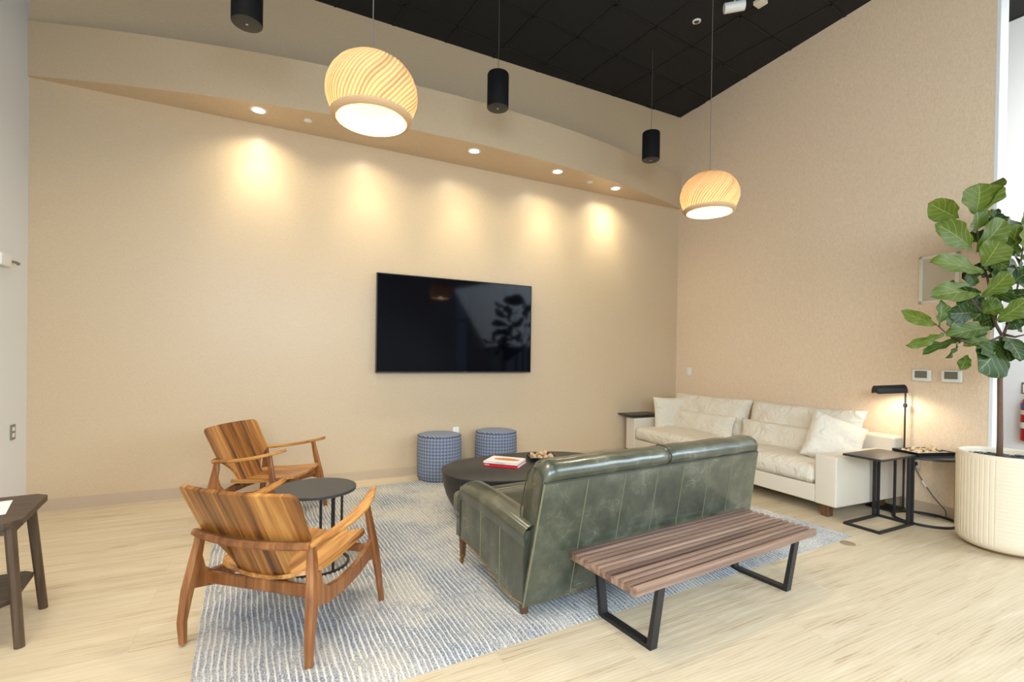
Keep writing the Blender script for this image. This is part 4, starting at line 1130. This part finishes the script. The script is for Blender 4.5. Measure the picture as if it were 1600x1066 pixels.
LX, LY = 5.335, 2.375
FL = thing('floor_lamp', 'black pharmacy floor lamp behind the side tables', 'floor lamp', (LX, LY, 0))
MB().box((-.10, .10, .008), (.24, .22, .016), bev=.003).build('base', M['black'], FL)
MB().tube([(0, 0, .012), (0, 0, 1.07), (0, 0, 1.11), (-.012, -.006, 1.128), (-.03, -.004, 1.132)], .0075, 10).build('pole', M['black'], FL)
MB().lathe([(.0001, .955), (.014, .958), (.017, .975), (.014, .995), (.0001, .998)], 16).build('swivel_knob', M['black'], FL)
sd = Vector((-.86, .50, -.06)).normalized(); s0 = Vector((-.03, -.004, 1.112)); s1 = s0+sd*.265
sidev = sd.cross(Vector((0, 0, 1))).normalized(); upv_ = sidev.cross(sd)
mb = MB()
def shd(u, v):
    a = -.25+(PI+.5)*u; r = .044
    return s0+sd*.265*v+sidev*(r*math.cos(a))+upv_*(r*math.sin(a)*1.35)
mb.grid(shd, 16, 4, thick=.003)
for p in (s0, s1):
    ring = [p+sidev*(.044*math.cos(a))+upv_*(.044*math.sin(a)*1.35) for a in [-.25+(PI+.5)*i/16 for i in range(17)]]
    mb.add([p]+ring, [(0, i, i+1) for i in range(1, 17)])
mb.build('lamp_shade', M['black'], FL, 50)
bo = MB().tube([s0+sd*.03-upv_*.0, s0+sd*.235], .010, 10).build('tube_bulb', M['lampdisc'], FL)
lampc = s0+sd*.13
spot('floor_lamp_beam', tuple(lampc-Vector((0, 0, .012))), 10, 158, .6, (1, .86, .64), .03, aim=(0.15, -.05, -1), parent=FL)
wx = rwall(2.315)-LX
cord = [(wx-.012, 2.305-LY, .44), (wx-.03, 2.30-LY, .40), (wx-.035, 2.26-LY, .33), (wx-.03, 2.22-LY, .26), (wx-.03, 2.16-LY, .17), (wx-.04, 2.09-LY, .10), (wx-.05, 2.06-LY, .07), (wx-.05, 2.06-LY, .02), (wx-.09, 2.12-LY, .006), (wx-.12, 2.22-LY, .006), (-.02, -.05, .006), (-.02, .02, .012)]
cc_ = []
for i in range(len(cord)-1):
    a, b = Vector(cord[i]), Vector(cord[i+1])
    for q in range(4): cc_.append(a.lerp(b, q/4))
cc_.append(Vector(cord[-1]))
MB().tube(cc_, .0032, 6).build('cord', M['blackwire'], FL)
MB().tube([(wx-.034, 2.245-LY, .295), (wx-.031, 2.215-LY, .245)], .008, 8).build('inline_switch', M['plaster'], FL)
MB().box((wx-.02, 2.305-LY, .44), (.03, .028, .03)).build('plug', M['blackwire'], FL)

# ------------------------------------------------------------------ planter and fiddle leaf fig
PX, PY, PR, PH = 4.935, 1.545, .283, .715
t = thing('planter', 'large cream planter with incised lines at the right edge', 'planter', (PX, PY, 0))
mb = MB(); n = 540; v = []; f = []
prof = [(PR-.10, .02), (PR-.05, .022), (PR-.022, .04), (PR-.006, .07), (PR, .12)]
zz = .12
while zz < PH-.03: zz += .0055; prof.append((PR, zz))
prof += [(PR-.001, PH-.012), (PR-.006, PH-.002), (PR-.014, PH), (PR-.026, PH-.004), (PR-.03, PH-.02), (PR-.032, PH-.09)]
seamA = math.atan2(-.36, -1.0)     # where vertical lines end and horizontal lines begin, seen by the viewer
toCam = math.atan2(-PY, -PX)
def hz(a):
    d = (a-toCam+.16+PI) % (2*PI)-PI
    return 0 < d < 1.9
for r, z in prof:
    for i in range(n):
        a = 2*PI*i/n; rr = r
        if .05 < z < PH-.03 and r > PR-.02:
            if hz(a): ph = (z/.0275) % 1; rr -= .0035*max(0, 1-abs(ph-.5)/.14) if abs(ph-.5) < .14 else 0
            else: ph = (a*PR/.030) % 1; rr -= .0035*max(0, 1-abs(ph-.5)/.14) if abs(ph-.5) < .14 else 0
        v.append((rr*math.cos(a), rr*math.sin(a), z))
for j in range(len(prof)-1):
    for i in range(n): f.append((j*n+i, j*n+(i+1) % n, (j+1)*n+(i+1) % n, (j+1)*n+i))
f.append(tuple(range(n))[::-1])
mb.add(v, f); mb.build('pot', M['planter'], t, 60)
MB().lathe([(.0001, 0), (PR-.075, 0), (PR-.07, .022)], 48).build('foot', M['groove'], t)
MB().lathe([(.0001, PH-.06), (PR-.031, PH-.06)], 48, cap=False).build('soil', M['stone'], t)
mb = MB()
random.seed(3)
for i in range(420):
    a = random.uniform(0, 2*PI); r = (PR-.05)*math.sqrt(random.random())
    if r < .03: continue
    T = Matrix.Translation((r*math.cos(a), r*math.sin(a), PH-.050+random.uniform(0, .012))) @ Matrix.Rotation(random.uniform(0, 6), 4, 'Z') @ Matrix.Rotation(random.uniform(-.5, .5), 4, 'X') @ Matrix.Diagonal((random.uniform(.013, .026), random.uniform(.007, .012), .007, 1))
    mb.lathe([(.0001, -1), (.7, -.7), (1, 0), (.7, .7), (.0001, 1)], 7, T, cap=False)
tag(mb.build('pebbles', M['stone'], None, 60, loc=(PX, PY, 0)), 'dark glossy pebbles filling the cream planter', 'pebbles', kind='stuff')

# tree: table of leaves in tree coordinates (a: to the right, b: up, c: towards the room centre), metres
TR = thing('fig_tree', 'tall fiddle leaf fig growing from the cream planter', 'plant', (PX, PY, 0))
TA = .467   # bearing of the plane the leaf table was surveyed in
DEP = (Vector((PX, PY, 0))).dot(Vector((math.sin(TA), math.cos(TA), 0)))
RV = Vector((math.cos(TA), -math.sin(TA), 0)); FV = Vector((math.sin(TA), math.cos(TA), 0))
K = DEP/753.8
def tp(px, py, c=0):   # tree-plane coordinates (from a survey of the photo), c metres nearer the viewer
    s = (DEP-c)/DEP
    lat = (px-800)/753.8*(DEP-c); P0 = RV*lat+FV*(DEP-c)
    hz_ = (562.64+(px-800)*.015-py)/753.8*(DEP-c)
    return Vector((P0.x-PX, P0.y-PY, H+hz_))
trunk = [tp(1565, 712, 0)-Vector((0, 0, .05)), tp(1565, 690), tp(1564, 640), tp(1563, 600), tp(1565, 560), tp(1566, 530)]
MB().tube([Vector((trunk[0].x, trunk[0].y, PH-.07))]+trunk[1:], [.019, .018, .0165, .016, .0155, .015], 12).build('trunk', M['bark'], TR, 180)
branches = [
    [(1566, 532, 0), (1556, 515, .0), (1549, 497, .02), (1546, 470, .03), (1540, 440, .04), (1532, 415, .05), (1524, 385, .06), (1521, 350, .08)],
    [(1566, 532, 0), (1572, 515, -.04), (1580, 490, -.06), (1588, 450, -.08), (1592, 410, -.1), (1596, 375, -.1)],
    [(1552, 506, 0), (1562, 470, -.03), (1566, 440, -.05), (1562, 400, -.05), (1556, 365, -.03)],
    [(1566, 530, 0), (1548, 538, .1), (1525, 545, .16), (1500, 537, .2), (1480, 528, .22), (1466, 516, .24)],
    [(1549, 497, .02), (1530, 492, .1), (1512, 470, .12), (1500, 455, .13)],
    [(1566, 528, 0), (1585, 532, .06), (1602, 528, .1)],
]
mb = MB()
for br in branches:
    pts = [tp(*q) for q in br]; k = len(pts); mb.tube(pts, [.011-.007*i/(k-1) for i in range(k)], 8)
mb.build('branch', M['twig'], TR, 180)
leaves = [ # base x,y,c  tip x,y,c  width px  roll(0 = face viewer)  tone
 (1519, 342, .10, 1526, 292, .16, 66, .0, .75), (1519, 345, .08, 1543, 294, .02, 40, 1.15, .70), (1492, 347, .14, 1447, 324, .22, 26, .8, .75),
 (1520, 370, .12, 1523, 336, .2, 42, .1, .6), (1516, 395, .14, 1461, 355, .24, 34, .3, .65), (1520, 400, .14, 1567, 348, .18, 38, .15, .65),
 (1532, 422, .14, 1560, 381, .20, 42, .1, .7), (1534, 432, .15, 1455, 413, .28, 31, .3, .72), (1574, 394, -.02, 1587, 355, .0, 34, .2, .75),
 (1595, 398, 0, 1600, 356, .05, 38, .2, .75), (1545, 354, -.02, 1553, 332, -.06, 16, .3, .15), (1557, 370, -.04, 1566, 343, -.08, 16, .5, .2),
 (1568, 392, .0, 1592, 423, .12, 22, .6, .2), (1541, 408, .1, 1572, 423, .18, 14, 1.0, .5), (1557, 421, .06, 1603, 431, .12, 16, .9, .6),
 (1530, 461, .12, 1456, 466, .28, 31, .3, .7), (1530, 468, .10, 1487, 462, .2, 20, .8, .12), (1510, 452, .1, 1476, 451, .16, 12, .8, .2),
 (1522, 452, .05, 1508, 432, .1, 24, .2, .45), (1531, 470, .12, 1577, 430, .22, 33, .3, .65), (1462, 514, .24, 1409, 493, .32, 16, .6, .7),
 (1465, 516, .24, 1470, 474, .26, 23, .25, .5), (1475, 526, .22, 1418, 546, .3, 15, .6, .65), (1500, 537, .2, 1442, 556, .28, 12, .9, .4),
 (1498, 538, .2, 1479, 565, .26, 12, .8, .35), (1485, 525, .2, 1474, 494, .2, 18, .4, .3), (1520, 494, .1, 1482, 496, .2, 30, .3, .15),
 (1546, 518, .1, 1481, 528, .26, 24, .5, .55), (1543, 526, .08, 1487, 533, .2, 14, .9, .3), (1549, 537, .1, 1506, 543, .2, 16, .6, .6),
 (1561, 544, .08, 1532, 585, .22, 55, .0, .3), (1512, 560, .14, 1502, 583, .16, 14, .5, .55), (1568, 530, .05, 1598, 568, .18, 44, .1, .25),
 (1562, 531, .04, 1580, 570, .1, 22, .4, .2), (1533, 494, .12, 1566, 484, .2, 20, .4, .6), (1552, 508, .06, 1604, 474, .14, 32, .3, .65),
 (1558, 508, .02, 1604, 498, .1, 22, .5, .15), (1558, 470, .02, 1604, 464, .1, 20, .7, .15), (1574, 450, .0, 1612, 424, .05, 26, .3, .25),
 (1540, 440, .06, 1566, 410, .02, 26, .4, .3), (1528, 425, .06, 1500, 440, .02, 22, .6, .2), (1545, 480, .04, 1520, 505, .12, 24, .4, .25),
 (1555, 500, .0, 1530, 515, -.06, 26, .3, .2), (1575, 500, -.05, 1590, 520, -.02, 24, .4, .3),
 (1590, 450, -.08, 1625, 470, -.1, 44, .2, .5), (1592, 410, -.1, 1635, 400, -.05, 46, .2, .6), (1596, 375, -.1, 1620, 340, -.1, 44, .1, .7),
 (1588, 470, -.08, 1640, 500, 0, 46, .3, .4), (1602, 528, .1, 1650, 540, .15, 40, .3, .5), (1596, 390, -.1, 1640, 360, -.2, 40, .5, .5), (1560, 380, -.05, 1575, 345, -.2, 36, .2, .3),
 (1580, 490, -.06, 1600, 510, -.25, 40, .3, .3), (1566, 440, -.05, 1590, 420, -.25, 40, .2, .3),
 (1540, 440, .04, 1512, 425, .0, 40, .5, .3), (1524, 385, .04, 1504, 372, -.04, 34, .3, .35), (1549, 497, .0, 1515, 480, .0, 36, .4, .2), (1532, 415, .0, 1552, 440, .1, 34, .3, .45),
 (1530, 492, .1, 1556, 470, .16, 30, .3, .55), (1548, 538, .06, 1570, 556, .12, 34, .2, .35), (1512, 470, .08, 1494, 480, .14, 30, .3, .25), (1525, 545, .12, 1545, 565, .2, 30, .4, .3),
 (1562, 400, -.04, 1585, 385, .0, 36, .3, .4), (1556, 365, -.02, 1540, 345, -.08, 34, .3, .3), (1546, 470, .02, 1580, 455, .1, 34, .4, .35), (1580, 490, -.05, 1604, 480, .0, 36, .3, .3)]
mb = MB(); v = []; f = []; uv = []; tone = []
NL, NWd = 14, 10
for li, (bx, by, bc, tx, ty, tc_, wpx, roll, tn) in enumerate(leaves):
    a = tp(bx, by, bc); b = tp(tx, ty, tc_); L_ = b-a; ln = L_.length; d = L_.normalized()
    view = (-(FV*(DEP-bc))).normalized()
    view = Vector((view.x, view.y, .15)).normalized()
    side = d.cross(view).normalized(); nrm = side.cross(d).normalized()
    R_ = Matrix.Rotation(roll*(1 if li % 2 else -1), 3, d); side = R_ @ side; nrm = R_ @ nrm
    hw = wpx*K*.62*(1/max(.5, math.cos(roll*.8)))
    o0 = len(v)
    for j in range(NL+1):
        s = j/NL
        # obovate outline with a narrow waist
        wv = hw*(math.sin(PI*min(1, s**1.25))**.62)*(.62+.38*s) if 0 < s < 1 else .0008
        if s < .06: wv = min(wv, .004)
        for i in range(NWd+1):
            q = -1+2*i/NWd
            p = a+d*(ln*s)+side*(wv*q)
            p += nrm*(-.04*ln*math.sin(PI*s)*-1-.10*ln*s*s*.4+.22*wv*abs(q)**1.4+.012*math.sin(s*17+li)*q*q*(1 if q > 0 else -.7))
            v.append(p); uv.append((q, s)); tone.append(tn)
    for j in range(NL):
        for i in range(NWd):
            f.append((o0+j*(NWd+1)+i, o0+j*(NWd+1)+i+1, o0+(j+1)*(NWd+1)+i+1, o0+(j+1)*(NWd+1)+i))
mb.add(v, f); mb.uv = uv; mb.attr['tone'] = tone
mb.build('foliage', M['leaf'], TR, 180)

# ------------------------------------------------------------------ dark wooden table at the left edge
t = thing('end_table', 'dark stained wooden table cut off by the left edge', 'side table', (-1.315, 3.17, 0), .11)
def chamf(x0, x1, y0, y1, c): return [(x0+c, y0), (x1-c, y0), (x1, y0+c), (x1, y1-c), (x1-c, y1), (x0+c, y1), (x0, y1-c), (x0, y0+c)]
TZ = .60
MB().prism(chamf(-.29, .29, -.27, .27, .05), 'Z', TZ-.03, TZ).build('tabletop', M['darkwood'], t, 20)
MB().prism(chamf(-.25, .25, -.20, .20, .04), 'Z', .195, .217).build('shelf', M['darkwood'], t, 20)
for sx in (-1, 1):
    for sy in (-1, 1):
        MB().tube([(sx*.28, sy*.205, 0), (sx*.235, sy*.165, TZ-.03)], 0, flat=[(.036, .036), (.04, .04)], upv=(0, 1, 0)).build('leg', M['darklegs'], t)
    MB().box((sx*.238, 0, TZ-.055), (.022, .32, .05)).build('apron', M['darkwood'], t)
for sy in (-1, 1): MB().box((0, sy*.17, TZ-.055), (.46, .022, .05)).build('apron', M['darkwood'], t)
pp = MB().box((0, 0, .001), (.21, .28, .0016)).build('paper_sheet', M['paper'], None, loc=(-1.235, 3.20, TZ), rz=.25)
tag(pp, 'white paper sheet lying on the dark wooden table', 'paper')
